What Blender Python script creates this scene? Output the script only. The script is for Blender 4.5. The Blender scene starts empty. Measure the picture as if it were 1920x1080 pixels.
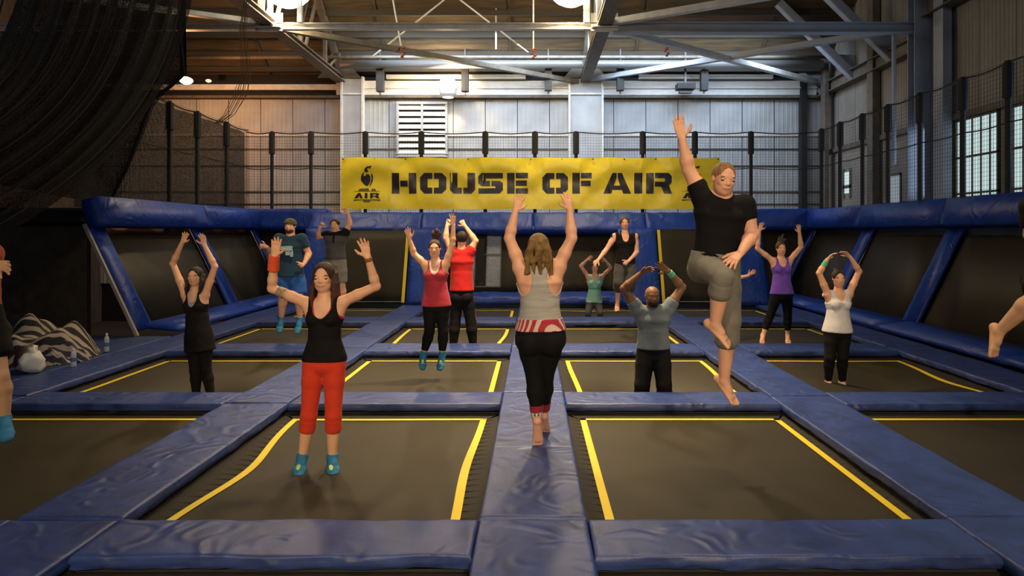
import bpy, math, random
import numpy as np
from mathutils import Vector, Matrix, noise
random.seed(7)
S = bpy.context.scene
# ---------------------------------------------------------------- camera, world, lights, exposure
CAMH = 1.75
FPX = 1200.0
cam_d = bpy.data.cameras.new('camera'); cam = bpy.data.objects.new('camera', cam_d)
S.collection.objects.link(cam); S.camera = cam
cam.location = (0, 0, CAMH); cam.rotation_euler = (math.pi/2, 0, 0)
cam_d.sensor_width = 36; cam_d.lens = 36*FPX/1920
cam_d.shift_x = -40/1920; cam_d.shift_y = -103/1920
cam_d.clip_start = .05; cam_d.clip_end = 200
S.view_settings.view_transform = 'Standard'
try: S.view_settings.look = 'None'
except Exception: pass
S.view_settings.gamma = 1; S.view_settings.use_curve_mapping = False
S.view_settings.exposure = 0.35
W = bpy.data.worlds.new('world'); S.world = W; W.use_nodes = True
W.node_tree.nodes['Background'].inputs[0].default_value = (.75, .88, 1, 1)
W.node_tree.nodes['Background'].inputs[1].default_value = .8
WARM = (1, .74, .42); COOL = (.62, .78, 1)
def lamp_light(x, y, z, e, col=WARM, r=.22, kind='POINT', rot=None, size=None, spot=None, name='high_bay_or_fill_light'):
    d = bpy.data.lights.new(name, kind); d.energy = e; d.color = col
    if kind in ('POINT', 'SPOT'): d.shadow_soft_size = r
    if kind == 'AREA': d.shape = 'RECTANGLE'; d.size, d.size_y = size
    if kind == 'SPOT': d.spot_size = spot or 2.4; d.spot_blend = .8
    o = bpy.data.objects.new(name, d); S.collection.objects.link(o); o.location = (x, y, z)
    if rot: o.rotation_euler = rot
    return o
# hanging lamps of the hall: warm, three rows (the far row is in the picture)
for (x, y, z, e, sp) in [(-5.83, 15.0, 6.95, 560, 2.6), (.89, 15.0, 6.95, 800, 2.6),
                     (-1.9, 8.4, 7.0, 1300, 1.5), (.45, 8.9, 7.0, 3300, 1.42),
                     (2.1, 5.3, 6.9, 650, 1.5), (-.6, .8, 6.0, 650, 1.35)]:
    lamp_light(x, y, z, e, r=.26, kind='SPOT', spot=sp).data.spot_blend = 1
lamp_light(2.2, -4.6, 4.6, 1650, r=.3, kind='SPOT', spot=1.1, rot=(math.radians(74), 0, math.radians(8))).data.spot_blend = 1  # warm fill added behind the camera to brighten the jumpers facing it
lamp_light(-3.0, -4.6, 4.8, 1050, r=.3, kind='SPOT', spot=1.0, rot=(math.radians(74), 0, math.radians(-10))).data.spot_blend = 1  # second added front fill, left of the camera axis
lamp_light(-1, -4.5, 9.2, 170, col=(.75, .84, 1), kind='AREA', size=(12, 2.5), rot=(math.radians(78), 0, 0), name='front_fill')  # added cool fill from high behind the camera, no roof opening there
for x in (-5.83, .89): lamp_light(x, 15.28, 7.05, 70, r=.12, name='dome_glow')
lamp_light(-10.0, 18.4, 6.0, 210, col=(1, .42, .14), r=.1, name='wall_lamp_light')
lamp_light(-2.7, 19.95, 6.45, 300, r=.12, name='wall_dome_light')
# cool daylight fill added to brighten the back wall; daylight of the right windows
lamp_light(1.3, 18.6, 7.4, 520, col=COOL, kind='AREA', size=(12.5, .9), rot=(math.radians(38), 0, 0), name='back_daylight_fill')
lamp_light(9.2, 12.5, 3.4, 60, col=COOL, kind='AREA', size=(1.6, 8), rot=(0, math.radians(90), 0), name='window_daylight')

# ---------------------------------------------------------------- helpers
def PX(px, py, Y):
    return Vector(((px-1000)*Y/FPX, Y, CAMH-(py-437)*Y/FPX))
def sget(n, k):
    for i in n.inputs:
        if i.name == k: return i
MATS = {}
def mat(name, col, rough=.7, metal=0, spec=.5, bump=0, bscale=40, stretch=None, var=0, vscale=6, emit=None, alpha=None, bdist=.01, coat=0, sheen=0):
    if name in MATS: return MATS[name]
    m = bpy.data.materials.new(name); m.use_nodes = True; nt = m.node_tree
    b = nt.nodes['Principled BSDF']
    c = tuple(col)+(1,)
    b.inputs['Base Color'].default_value = c; b.inputs['Roughness'].default_value = rough
    b.inputs['Metallic'].default_value = metal
    b.inputs['Specular IOR Level'].default_value = spec
    if coat: b.inputs['Coat Weight'].default_value = coat
    if sheen: b.inputs['Sheen Weight'].default_value = sheen
    tc = nt.nodes.new('ShaderNodeTexCoord')
    src = tc.outputs['Object']
    if stretch:
        mp = nt.nodes.new('ShaderNodeMapping'); mp.inputs['Scale'].default_value = stretch
        nt.links.new(src, mp.inputs[0]); src = mp.outputs[0]
    if var:
        n = nt.nodes.new('ShaderNodeTexNoise'); n.inputs['Scale'].default_value = vscale; n.inputs['Detail'].default_value = 6
        nt.links.new(src, n.inputs['Vector'])
        r = nt.nodes.new('ShaderNodeMapRange'); r.inputs[1].default_value = .3; r.inputs[2].default_value = .7
        r.inputs[3].default_value = 1-var; r.inputs[4].default_value = 1+var
        nt.links.new(n.outputs[0], r.inputs[0])
        mx = nt.nodes.new('ShaderNodeVectorMath'); mx.operation = 'SCALE'; mx.inputs[0].default_value = col
        nt.links.new(r.outputs[0], mx.inputs['Scale']); nt.links.new(mx.outputs[0], b.inputs['Base Color'])
    if bump:
        n = nt.nodes.new('ShaderNodeTexNoise'); n.inputs['Scale'].default_value = bscale; n.inputs['Detail'].default_value = 5
        nt.links.new(src, n.inputs['Vector'])
        bp = nt.nodes.new('ShaderNodeBump'); bp.inputs['Strength'].default_value = bump; bp.inputs['Distance'].default_value = bdist
        nt.links.new(n.outputs[0], bp.inputs['Height']); nt.links.new(bp.outputs[0], b.inputs['Normal'])
    if emit:
        b.inputs['Emission Color'].default_value = tuple(emit[0])+(1,); b.inputs['Emission Strength'].default_value = emit[1]
    if alpha is not None: b.inputs['Alpha'].default_value = alpha
    MATS[name] = m; return m

def tag(o, label=None, cat=None, group=None, kind=None):
    if label: o['label'] = label
    if cat: o['category'] = cat
    if group: o['group'] = group
    if kind: o['kind'] = kind
    return o
def empty(name, loc=(0, 0, 0), label=None, cat=None, group=None, kind=None):
    o = bpy.data.objects.new(name, None); S.collection.objects.link(o); o.location = loc
    o.empty_display_size = .1
    return tag(o, label, cat, group, kind)
class MB:
    """collects shapes; build() links them as one mesh object"""
    def __init__(s): s.v = []; s.f = []
    def add(s, vs, fs):
        n = len(s.v); s.v += [tuple(v) for v in vs]; s.f += [tuple(i+n for i in f) for f in fs]; return s
    def box(s, x0, x1, y0, y1, z0, z1):
        return s.add([(x0,y0,z0),(x1,y0,z0),(x1,y1,z0),(x0,y1,z0),(x0,y0,z1),(x1,y0,z1),(x1,y1,z1),(x0,y1,z1)],
              [(0,3,2,1),(4,5,6,7),(0,1,5,4),(1,2,6,5),(2,3,7,6),(3,0,4,7)])
    def bar(s, a, b, w, h, up=(0, 0, 1)):
        """box beam from a to b, w wide, h deep along up"""
        a, b = Vector(a), Vector(b); d = (b-a).normalized(); u = Vector(up)
        if abs(d.dot(u)) > .98: u = Vector((0, 1, 0))
        sd = d.cross(u).normalized(); u = sd.cross(d).normalized()
        vs = []
        for p in (a, b):
            for (i, j) in ((-1,-1),(1,-1),(1,1),(-1,1)): vs.append(p+sd*i*w/2+u*j*h/2)
        return s.add(vs, [(0,1,2,3),(7,6,5,4),(0,4,5,1),(1,5,6,2),(2,6,7,3),(3,7,4,0)])
    def angle(s, a, b, w=.1, t=.012, up=(0,0,1)):
        a, b = Vector(a), Vector(b); d = (b-a).normalized(); u = Vector(up)
        if abs(d.dot(u)) > .98: u = Vector((0, 1, 0))
        sd = d.cross(u).normalized(); u = sd.cross(d).normalized()
        s.bar(a+sd*0, b+sd*0, w, t, up); s.bar(a+u*w/2+sd*w/2, b+u*w/2+sd*w/2, t, w, up); return s
    def ibeam(s, a, b, w=.2, h=.3, t=.025, up=(0,0,1)):
        a, b = Vector(a), Vector(b); d = (b-a).normalized(); u = Vector(up)
        if abs(d.dot(u)) > .98: u = Vector((0, 1, 0))
        sd = d.cross(u).normalized(); u = sd.cross(d).normalized()
        s.bar(a+u*(h/2-t/2), b+u*(h/2-t/2), w, t, up); s.bar(a-u*(h/2-t/2), b-u*(h/2-t/2), w, t, up); s.bar(a, b, t, h-2*t, up)
        return s
    def tube(s, pts, r, n=6, cap=True):
        pts = [Vector(p) for p in pts]; rs = r if isinstance(r, (list, tuple)) else [r]*len(pts)
        base = len(s.v); prev = None
        for i, p in enumerate(pts):
            d = (pts[min(i+1, len(pts)-1)]-pts[max(i-1, 0)]).normalized()
            if prev is None:
                u = Vector((0,0,1)) if abs(d.z) < .9 else Vector((1,0,0))
            else: u = prev
            u = (u-d*u.dot(d)).normalized(); prev = u; w = d.cross(u)
            for k in range(n):
                a = 2*math.pi*k/n; s.v.append(tuple(p+(u*math.cos(a)+w*math.sin(a))*rs[i]))
        for i in range(len(pts)-1):
            for k in range(n):
                a = base+i*n+k; b = base+i*n+(k+1) % n; s.f.append((a, b, b+n, a+n))
        if cap:
            s.f.append(tuple(base+k for k in reversed(range(n)))); e = base+(len(pts)-1)*n
            s.f.append(tuple(e+k for k in range(n)))
        return s
    def lathe(s, c, prof, n=20, axis='z'):
        base = len(s.v); c = Vector(c)
        for (r, h) in prof:
            for k in range(n):
                a = 2*math.pi*k/n; x, y = r*math.cos(a), r*math.sin(a)
                s.v.append(tuple(c+(Vector((x, y, h)) if axis == 'z' else (Vector((x, h, y)) if axis == 'y' else Vector((h, x, y))))))
        for i in range(len(prof)-1):
            for k in range(n):
                a = base+i*n+k; b = base+i*n+(k+1) % n; s.f.append((a, b, b+n, a+n))
        return s
    def ellip(s, c, ax, nu=12, nv=8):
        """ax: three axis vectors with lengths"""
        c = Vector(c); base = len(s.v)
        for i in range(nv+1):
            th = math.pi*i/nv
            for k in range(nu):
                ph = 2*math.pi*k/nu
                s.v.append(tuple(c+ax[0]*math.sin(th)*math.cos(ph)+ax[1]*math.sin(th)*math.sin(ph)+ax[2]*math.cos(th)))
        for i in range(nv):
            for k in range(nu):
                a = base+i*nu+k; b = base+i*nu+(k+1) % nu; s.f.append((a, a+nu, b+nu, b))
        return s
    def build(s, name, m, parent=None, smooth=False, kind=None, label=None, cat=None, group=None, origin=None):
        me = bpy.data.meshes.new(name)
        off = Vector(origin) if origin is not None else (parent_origin(parent) if parent else Vector((0,0,0)))
        me.from_pydata([tuple(Vector(v)-off) for v in s.v], [], s.f); me.validate()
        if smooth: me.polygons.foreach_set('use_smooth', [True]*len(me.polygons))
        o = bpy.data.objects.new(name, me); S.collection.objects.link(o); me.materials.append(m)
        if parent: o.parent = parent
        elif origin is not None: o.location = origin
        return tag(o, label, cat, group, kind)
def parent_origin(p):
    v = Vector(p.location)
    while p.parent: p = p.parent; v += Vector(p.location)
    return v
def copyobj(o, loc, parent=None):
    c = o.copy(); S.collection.objects.link(c); c.location = loc; c.parent = parent; return c

# ---------------------------------------------------------------- materials of the place
def pad_material(name, col, rough):
    m = bpy.data.materials.new(name); m.use_nodes = True; nt = m.node_tree; b = nt.nodes['Principled BSDF']
    b.inputs['Roughness'].default_value = rough; b.inputs['Specular IOR Level'].default_value = .5
    g = nt.nodes.new('ShaderNodeNewGeometry')
    n1 = nt.nodes.new('ShaderNodeTexNoise'); n1.inputs['Scale'].default_value = 3.2; n1.inputs['Detail'].default_value = 6; n1.inputs['Distortion'].default_value = .8
    nt.links.new(g.outputs['Position'], n1.inputs['Vector'])
    r = nt.nodes.new('ShaderNodeMapRange'); r.inputs[1].default_value = .3; r.inputs[2].default_value = .7; r.inputs[3].default_value = .72; r.inputs[4].default_value = 1.25
    nt.links.new(n1.outputs[0], r.inputs[0])
    mx = nt.nodes.new('ShaderNodeVectorMath'); mx.operation = 'SCALE'; mx.inputs[0].default_value = col
    nt.links.new(r.outputs[0], mx.inputs['Scale']); nt.links.new(mx.outputs[0], b.inputs['Base Color'])
    # creases of the vinyl cover
    v = nt.nodes.new('ShaderNodeTexNoise'); v.inputs['Scale'].default_value = 2.6; v.inputs['Detail'].default_value = 4; v.inputs['Distortion'].default_value = 2.2
    v.noise_type = 'RIDGED_MULTIFRACTAL'
    nt.links.new(g.outputs['Position'], v.inputs['Vector'])
    v2 = nt.nodes.new('ShaderNodeTexNoise'); v2.inputs['Scale'].default_value = 160; v2.inputs['Detail'].default_value = 2
    nt.links.new(g.outputs['Position'], v2.inputs['Vector'])
    b1 = nt.nodes.new('ShaderNodeBump'); b1.inputs['Strength'].default_value = .9; b1.inputs['Distance'].default_value = .02
    b2 = nt.nodes.new('ShaderNodeBump'); b2.inputs['Strength'].default_value = .25; b2.inputs['Distance'].default_value = .004
    nt.links.new(v.outputs[0], b1.inputs['Height']); nt.links.new(v2.outputs[0], b2.inputs['Height'])
    nt.links.new(b1.outputs[0], b2.inputs['Normal']); nt.links.new(b2.outputs[0], b.inputs['Normal'])
    MATS[name] = m; return m
M_PAD = pad_material('blue_vinyl', (.020, .043, .180), .43)
M_PADW = pad_material('blue_vinyl_wall', (.004, .040, .30), .5)
def bed_material():
    m = bpy.data.materials.new('woven_bed'); m.use_nodes = True; nt = m.node_tree; b = nt.nodes['Principled BSDF']
    b.inputs['Roughness'].default_value = .6; b.inputs['Specular IOR Level'].default_value = .3
    g = nt.nodes.new('ShaderNodeNewGeometry')
    n1 = nt.nodes.new('ShaderNodeTexNoise'); n1.inputs['Scale'].default_value = 1.7; n1.inputs['Detail'].default_value = 7
    nt.links.new(g.outputs['Position'], n1.inputs['Vector'])
    n2 = nt.nodes.new('ShaderNodeTexNoise'); n2.inputs['Scale'].default_value = 260; n2.inputs['Detail'].default_value = 1
    nt.links.new(g.outputs['Position'], n2.inputs['Vector'])
    mm = nt.nodes.new('ShaderNodeMath'); mm.operation = 'ADD'; nt.links.new(n1.outputs[0], mm.inputs[0]); nt.links.new(n2.outputs[0], mm.inputs[1])
    r = nt.nodes.new('ShaderNodeMapRange'); r.inputs[1].default_value = .6; r.inputs[2].default_value = 1.4; r.inputs[3].default_value = .6; r.inputs[4].default_value = 1.4
    nt.links.new(mm.outputs[0], r.inputs[0])
    mx = nt.nodes.new('ShaderNodeVectorMath'); mx.operation = 'SCALE'; mx.inputs[0].default_value = (.022, .0175, .009)
    nt.links.new(r.outputs[0], mx.inputs['Scale']); nt.links.new(mx.outputs[0], b.inputs['Base Color'])
    bp = nt.nodes.new('ShaderNodeBump'); bp.inputs['Strength'].default_value = .4; bp.inputs['Distance'].default_value = .003
    nt.links.new(n2.outputs[0], bp.inputs['Height']); nt.links.new(bp.outputs[0], b.inputs['Normal'])
    MATS['bed'] = m; return m
M_BED = bed_material()
M_YEL = mat('yellow_webbing', (.66, .50, .02), .6, bump=.3, bscale=90)
M_STEEL = mat('dull_steel', (.12, .12, .12), .45, metal=.7, bump=.2, bscale=30)
M_BLACK = mat('black_void', (.008, .008, .009), .8)
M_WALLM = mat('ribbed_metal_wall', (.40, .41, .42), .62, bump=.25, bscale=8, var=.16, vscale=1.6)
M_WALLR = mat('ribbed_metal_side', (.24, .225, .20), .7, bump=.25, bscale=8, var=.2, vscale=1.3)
M_BEAM = mat('painted_beam', (.66, .65, .62), .5, bump=.3, bscale=18, var=.14, vscale=5)
M_BEAMB = mat('blue_grey_column', (.34, .38, .45), .5, bump=.2, bscale=10, var=.12, vscale=2)
M_PURL = mat('dark_purlin', (.05, .04, .028), .8, bump=.3)
M_TRUSS = mat('brown_truss', (.13, .11, .085), .65, bump=.4, bscale=20, var=.25, vscale=6)
M_WOOD = mat('roof_boards', (.085, .055, .024), .8, bump=.6, bscale=9, stretch=(.4, 4, 4), var=.4, vscale=3)
M_POST = mat('black_post_foam', (.012, .012, .013), .8, bump=.5, bscale=30)
M_ROPE = mat('black_net_cord', (.010, .009, .009), .9)
M_WHITE = mat('white_paint', (.7, .7, .68), .5, bump=.1, bscale=30, var=.06)
M_DARKPL = mat('dark_plastic', (.012, .012, .012), .5, bump=.2, bscale=40)
M_LAMP = mat('glowing_lamp', (1, .9, .7), .4, emit=((1, .86, .6), 34))
M_LAMPB = mat('glowing_wall_lamp', (1, .85, .6), .4, emit=((1, .78, .48), 16))
M_LAMPO = mat('glowing_sodium_lamp', (1, .6, .3), .4, emit=((1, .5, .2), 26))
M_GLASS = mat('daylit_frosted_pane', (.5, .6, .6), .3, emit=((.60, .80, .80), .62), var=.1)

# ---------------------------------------------------------------- the building
def struct(mb, name, m, **k): return mb.build(name, m, kind='structure', **k)
XR, YB = 9.5, 21.0
struct(MB().box(-14.2, 9.7, -6, 21.2, -1.3, -1.15), 'floor', mat('dark_concrete', (.02, .019, .018), .9, bump=.5, var=.3))
roof = [(-14.4, YB+.2), (9.9, YB+.2)]
# ceiling: board roof, low at the back wall and rising toward the camera
cl = empty('ceiling', kind='structure')
def roofz(y): return 7.0+.7*(YB-y) if y > 15 else 11.2
bw = .30
i = 0; y = YB+.1
mbq = MB()
while y > 14.9:
    y2 = y-bw
    d = .012 if i % 2 else 0
    for (xa, xb) in ((-14.3, -6.3), (-6.3, 1.6), (1.6, 9.8)):
        m = MB(); z1, z2 = roofz(y)+d, roofz(y2)+d
        m.add([(xa,y,z1),(xb,y,z1),(xb,y2+.012,z2),(xa,y2+.012,z2),(xa,y,z1+.04),(xb,y,z1+.04),(xb,y2+.012,z2+.04),(xa,y2+.012,z2+.04)],
              [(0,3,2,1),(4,5,6,7),(0,1,5,4),(1,2,6,5),(2,3,7,6),(3,0,4,7)])
        m.build('board', M_WOOD, cl)
    y = y2; i += 1
MB().box(-14.3, 9.8, -6, 14.95, 11.2, 11.3).build('roof_deck', M_WOOD, cl)
MB().box(-14.3, 9.8, YB-.1, YB+.3, 7.0, 11.4).build('gable', M_WOOD, cl)
# purlins under the roof
k = 0
for y in (20.75, 20.25, 19.65, 19.0, 18.3, 17.5):
    z = roofz(y)-.12
    MB().bar((-14.2, y, z), (9.6, y, z), .10, .16).build('purlin', M_PURL, cl)
for x in np.arange(-12.6, 9.6, 3.96):
    MB().bar((x, YB, roofz(YB)-.03), (x, 15.2, roofz(15.2)-.03), .06, .08).build('rafter', M_PURL, cl)
# ribbed sheet panels, one mesh shared by all alike panels
def rib_panel(w, h, n, name, m, dep=.007):
    mb = MB(); pts = []
    p = w/n
    for i in range(n):
        x = i*p
        pts += [(x+.0*p, 0), (x+.62*p, 0), (x+.68*p, -dep), (x+.94*p, -dep)]
    pts.append((w, 0))
    vs = [(x, y, 0) for x, y in pts]+[(x, y, h) for x, y in pts]; N = len(pts)
    return vs, [(i, i+1, i+1+N, i+N) for i in range(N-1)]
def panel_wall(root, org, axis, length, w, z0, z1, m, n=7, skip=None):
    vs, fs = rib_panel(w-.02, z1-z0-.015, n, 'panel', m)
    if axis == 'y': vs = [(-(-y), x, z) for x, y, z in vs]; fs = [tuple(f) for f in fs]
    me = bpy.data.meshes.new('panel'); me.from_pydata(vs, [], fs); me.materials.append(m)
    k = 0
    while k*w < length-.01:
        o = bpy.data.objects.new('panel', me); S.collection.objects.link(o); o.parent = root
        o.location = (org[0]+(k*w if axis == 'x' else 0), org[1]+(k*w if axis == 'y' else 0), z0)
        k += 1
wb = empty('wall_back', kind='structure')
MB().box(-14.3, 9.7, YB+.06, YB+.16, -1.2, 7.1).build('sheathing', M_BLACK, wb)
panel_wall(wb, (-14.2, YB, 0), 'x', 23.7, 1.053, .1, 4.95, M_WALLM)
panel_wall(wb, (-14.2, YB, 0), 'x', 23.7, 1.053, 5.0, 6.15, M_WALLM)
for z, h, dpt in ((4.97, .045, .05), (4.50, .025, .03), (3.95, .022, .03), (3.1, .022, .03), (2.7, .02, .03)):
    MB().box(-14.2, 9.5, YB-dpt, YB-.0, z-h, z+h).build('girt', M_BEAM if z > 4.9 else M_STEEL, wb)
MB().box(-14.2, 9.5, YB-.22, YB, 6.15, 6.22).build('ledge', M_TRUSS, wb)
# bright eave band
MB().box(-6.4, 9.2, YB-.20, YB-.02, 6.24, 6.70).build('eave_band', M_WHITE, wb)
MB().box(-6.4, 9.2, YB-.26, YB-.19, 6.44, 6.49).build('eave_rail', M_BEAM, wb)
MB().box(-14.2, -6.4, YB-.14, YB-.02, 6.42, 6.60).build('eave_rail', M_BEAM, wb)
for x0, x1 in ((-4.73, -.25), (3.4, 7.7)):
    MB().box(x0, x1, YB-.45, YB-.30, 6.72, 6.84).build('light_strip', M_WHITE, wb)
for xc, w in ((-5.85, .66), (1.70, 1.05)):
    c = MB().box(xc-w/2, xc+w/2, YB-.30, YB, .1, 6.75)
    cc = c.build('column', M_WALLM, wb)
    MB().box(xc-w/2-.04, xc-w/2+.02, YB-.38, YB-.2, .1, 6.8).box(xc+w/2-.02, xc+w/2+.04, YB-.38, YB-.2, .1, 6.8).box(xc-w/2, xc+w/2, YB-.36, YB-.3, 6.22, 6.27).build('flange', M_BEAM, cc)
for x, z0, z1 in ((8.75, .1, 6.7),):
    MB().box(x-.09, x+.09, YB-.35, YB-.1, z0, z1).build('dark_column', M_POST, wb)
# louvred vent
lv = empty('louvre_vent', (-3.65, YB-.1, 4.2), 'white louvred wall vent with two columns of slats above the yellow banner', 'vent')
x0, x1, z0, z1 = -4.46, -2.80, 4.28, 5.98
m = MB()
for a, b in ((x0, x0+.07), (x1-.07, x1), ((x0+x1)/2-.035, (x0+x1)/2+.035)): m.box(a, b, YB-.16, YB-.04, z0, z1)
m.box(x0, x1, YB-.16, YB-.04, z0-.05, z0+.03).box(x0, x1, YB-.17, YB-.04, z1-.03, z1+.05)
m.build('frame', M_WALLM, lv)
MB().box(x0, x1, YB-.06, YB-.045, z0, z1).build('backing', M_BLACK, lv)
for cx0, cx1 in ((x0+.07, (x0+x1)/2-.035), ((x0+x1)/2+.035, x1-.07)):
    for j in range(8):
        zz = z0+.06+j*.205
        MB().add([(cx0,YB-.16,zz),(cx1,YB-.16,zz),(cx1,YB-.07,zz+.15),(cx0,YB-.07,zz+.15),(cx0,YB-.14,zz-.01),(cx1,YB-.14,zz-.01),(cx1,YB-.05,zz+.14),(cx0,YB-.05,zz+.14)],
                 [(0,1,2,3),(7,6,5,4),(0,4,5,1),(3,2,6,7),(0,3,7,4),(1,5,6,2)]).build('slat', M_WHITE, lv)
# right wall
wr = empty('wall_right', kind='structure')
MB().box(XR+.10, XR+.2, -6, 21.1, -1.2, 11.3).build('sheathing', M_BLACK, wr)
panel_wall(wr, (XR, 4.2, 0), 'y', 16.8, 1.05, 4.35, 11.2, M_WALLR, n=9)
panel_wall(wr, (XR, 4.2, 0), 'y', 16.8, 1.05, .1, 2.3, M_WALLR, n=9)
# band between 2.3 and 4.35: windows and solid bays
solid = [(15.75, 21.0), (14.45, 14.95), (12.75, 13.0), (10.7, 10.95), (8.6, 8.85), (-6, 4.2)]
for a, b in solid:
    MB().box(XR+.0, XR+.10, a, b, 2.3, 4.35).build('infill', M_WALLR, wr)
MB().box(XR-.08, XR+.02, 4.2, 21, 4.28, 4.42).build('girt', M_TRUSS, wr)
MB().box(XR-.10, XR+.02, 4.2, 21, 2.22, 2.32).build('sill', M_TRUSS, wr)
wn = 0
for (a, b, nc, rows) in ((15.0, 15.7, 2, (2.35, 2.75, 3.25, 3.45, 4.1)), (13.05, 14.4, 5, (2.35, 2.62, 3.42, 4.25)), (11.0, 12.7, 6, (2.35, 2.62, 3.42, 4.25)), (8.9, 10.65, 6, (2.35, 2.62, 3.42, 4.25)), (6.8, 8.55, 6, (2.35, 2.62, 3.42, 4.25))):
    wn += 1
    w = empty('window_%d' % wn, (XR, (a+b)/2, 2.35), kind='structure')
    f = MB()
    f.box(XR-.03, XR+.06, a, a+.04, 2.33, 4.3).box(XR-.03, XR+.06, b-.04, b, 2.33, 4.3)
    for z in rows: f.box(XR-.03, XR+.05, a, b, z-.022, z+.022)
    fo = f.build('window_frame', M_TRUSS, w)
    for j in range(nc-1):
        yy = a+(b-a)*(j+1)/nc
        MB().box(XR-.01, XR+.045, yy-.012, yy+.012, 2.35, rows[-1]).build('glazing_bar', M_TRUSS, w)
    for j in range(nc):
        for r in range(len(rows)-1):
            ya, yb = a+(b-a)*j/nc+.012, a+(b-a)*(j+1)/nc-.012
            MB().box(XR+.02, XR+.028, ya, yb, rows[r]+.02, rows[r+1]-.02).build('pane', M_GLASS, w)
    MB().box(XR+.0, XR+.1, a, b, rows[-1], 4.3).build('lintel', M_WALLR, w)
# small openings farther down the side wall
w = empty('window_%d' % (wn+1), (XR, 17, 2.4), kind='structure')
MB().box(XR-.02, XR-.008, 16.55, 17.1, 2.35, 3.25).build('pane', mat('dim_pane', (.3, .34, .36), .4, emit=((.5, .62, .66), .25)), w)
MB().box(XR-.03, XR-.006, 16.5, 16.56, 2.3, 3.3).box(XR-.03, XR-.006, 17.1, 17.16, 2.3, 3.3).box(XR-.03, XR-.006, 16.5, 17.16, 3.25, 3.31).build('window_frame', M_TRUSS, w)
w = empty('window_%d' % (wn+2), (XR, 19.5, 2.4), kind='structure')
MB().box(XR-.02, XR-.008, 19.2, 19.5, 3.2, 3.6).box(XR-.02, XR-.008, 19.2, 19.5, 2.95, 3.1).build('pane', M_GLASS, w)
MB().box(XR-.03, XR-.006, 19.1, 19.2, 2.8, 3.7).box(XR-.03, XR-.006, 19.5, 19.6, 2.8, 3.7).box(XR-.03, XR-.006, 19.1, 19.6, 3.1, 3.2).build('window_frame', M_TRUSS, w)
# ledge beam along the right wall, high up
MB().ibeam((XR-.22, 3, 7.05), (XR-.22, 15.4, 7.05), .35, .45).build('ledge_beam', M_TRUSS, wr)
MB().ibeam((XR-.15, 15.4, 6.35), (XR-.15, 21, 6.35), .3, .35).build('ledge_beam', M_TRUSS, wr)
# columns on the right wall
for y, w_, d_, x in ((15.2, .58, .16, XR-.24), (14.55, .2, .35, XR-.2), (20.2, .12, .3, XR-.3), (11.8, .2, .3, XR-.12), (17.6, .2, .3, XR-.15)):
    c = MB()
    if w_ > .5:
        c.ibeam((x, y, .1), (x, y, 9.4), w_, .3, .03, up=(0, 1, 0))
    else: c.box(x-w_/2, x+w_/2, y-d_/2, y+d_/2, .1, 9.4)
    c.build('column', M_BEAMB if y < 16 else M_TRUSS, wr)
MB().tube([(8.62, 15.3, 3.4), (8.62, 15.3, 6.5)], .05, 8).build('downpipe', M_BEAMB, wr)
# other walls
struct(MB().box(-14.4, -14.2, -6, 21.2, -1.2, 11.3), 'wall_left', mat('dark_boards', (.05, .04, .03), .85, bump=.6, bscale=4, stretch=(1, 3, .3), var=.4))
struct(MB().box(-14.4, 9.8, -6.2, -6, -1.2, 11.3), 'wall_front', mat('dark_boards2', (.05, .045, .04), .85, bump=.5, var=.3))

# ---------------------------------------------------------------- roof steelwork (real depths)
ZC = 6.65
def node(x, y, z=ZC): return Vector((x, y, z))
g = 'roof braces between the trusses'
for i, (x, lab) in enumerate(((-6.25, 'long brown roof truss running back to the left wall column'), (1.68, 'long brown roof truss running back to the middle wall column'))):
    t = empty('roof_truss', (x, 15, ZC), lab, 'truss')
    MB().ibeam((x, 4, ZC+.06), (x, YB-.1, ZC+.06), .34, .16, .03).build('bottom_chord', M_TRUSS, t)
    MB().ibeam((x, 4, 8.6), (x, 18.4, 8.6), .3, .16, .03).build('top_chord', M_TRUSS, t)
    MB().bar((x, 18.4, 8.6), (x, YB-.2, 7.0), .2, .14).build('end_rafter', M_TRUSS, t)
    y = 15.2; s_ = 1
    for y in (15.2, 17.2, 19.2, 13.2, 11.2):
        for dx in (-.12, .12):
            MB().angle((x+dx, y, ZC+.1), (x+dx, y+1.0 if y > 15 else y-1, min(8.6, roofz(y+1)-.2)), .09).build('web', M_TRUSS if (y > 16) else M_BEAM, t)
        MB().bar((x, y, ZC), (x, y, min(8.6, roofz(y)-.1)), .10, .10).build('web_post', M_BEAMB if y < 16 else M_TRUSS, t)
    # gusset plates
    MB().box(x-.32, x+.32, 15.12, 15.15, ZC-.12, ZC+.30).box(x-.3, x+.3, 15.0, 15.4, ZC-.06, ZC-.04).build('gusset_plate', M_BEAM, t)
    MB().add([(x-.7,20.6,ZC+.1),(x+.7,20.6,ZC+.1),(x+.35,20.6,ZC+.5),(x-.35,20.6,ZC+.5),(x-.7,20.64,ZC+.1),(x+.7,20.64,ZC+.1),(x+.35,20.64,ZC+.5),(x-.35,20.64,ZC+.5)],
             [(0,1,2,3),(7,6,5,4),(0,4,5,1),(1,5,6,2),(2,6,7,3),(3,7,4,0)]).build('gusset_plate', M_TRUSS, t)
def brace(a, b, w, lab, m=None, nm='roof_brace', t=.014):
    MB().angle(a, b, w, t).build(nm, m or M_BEAM, label=lab, cat='brace', origin=(Vector(a)+Vector(b))/2)
def beam(a, b, w, h, lab, m=None, t=.025):
    MB().ibeam(a, b, w, h, t).build('roof_beam', m or M_BEAM, label=lab, cat='beam', origin=(Vector(a)+Vector(b))/2)
beam(node(-6.1, 15.2), node(1.5, 15.2), .16, .15, 'pale crossbeam between the two dome lamps at the top of the photo')
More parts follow.
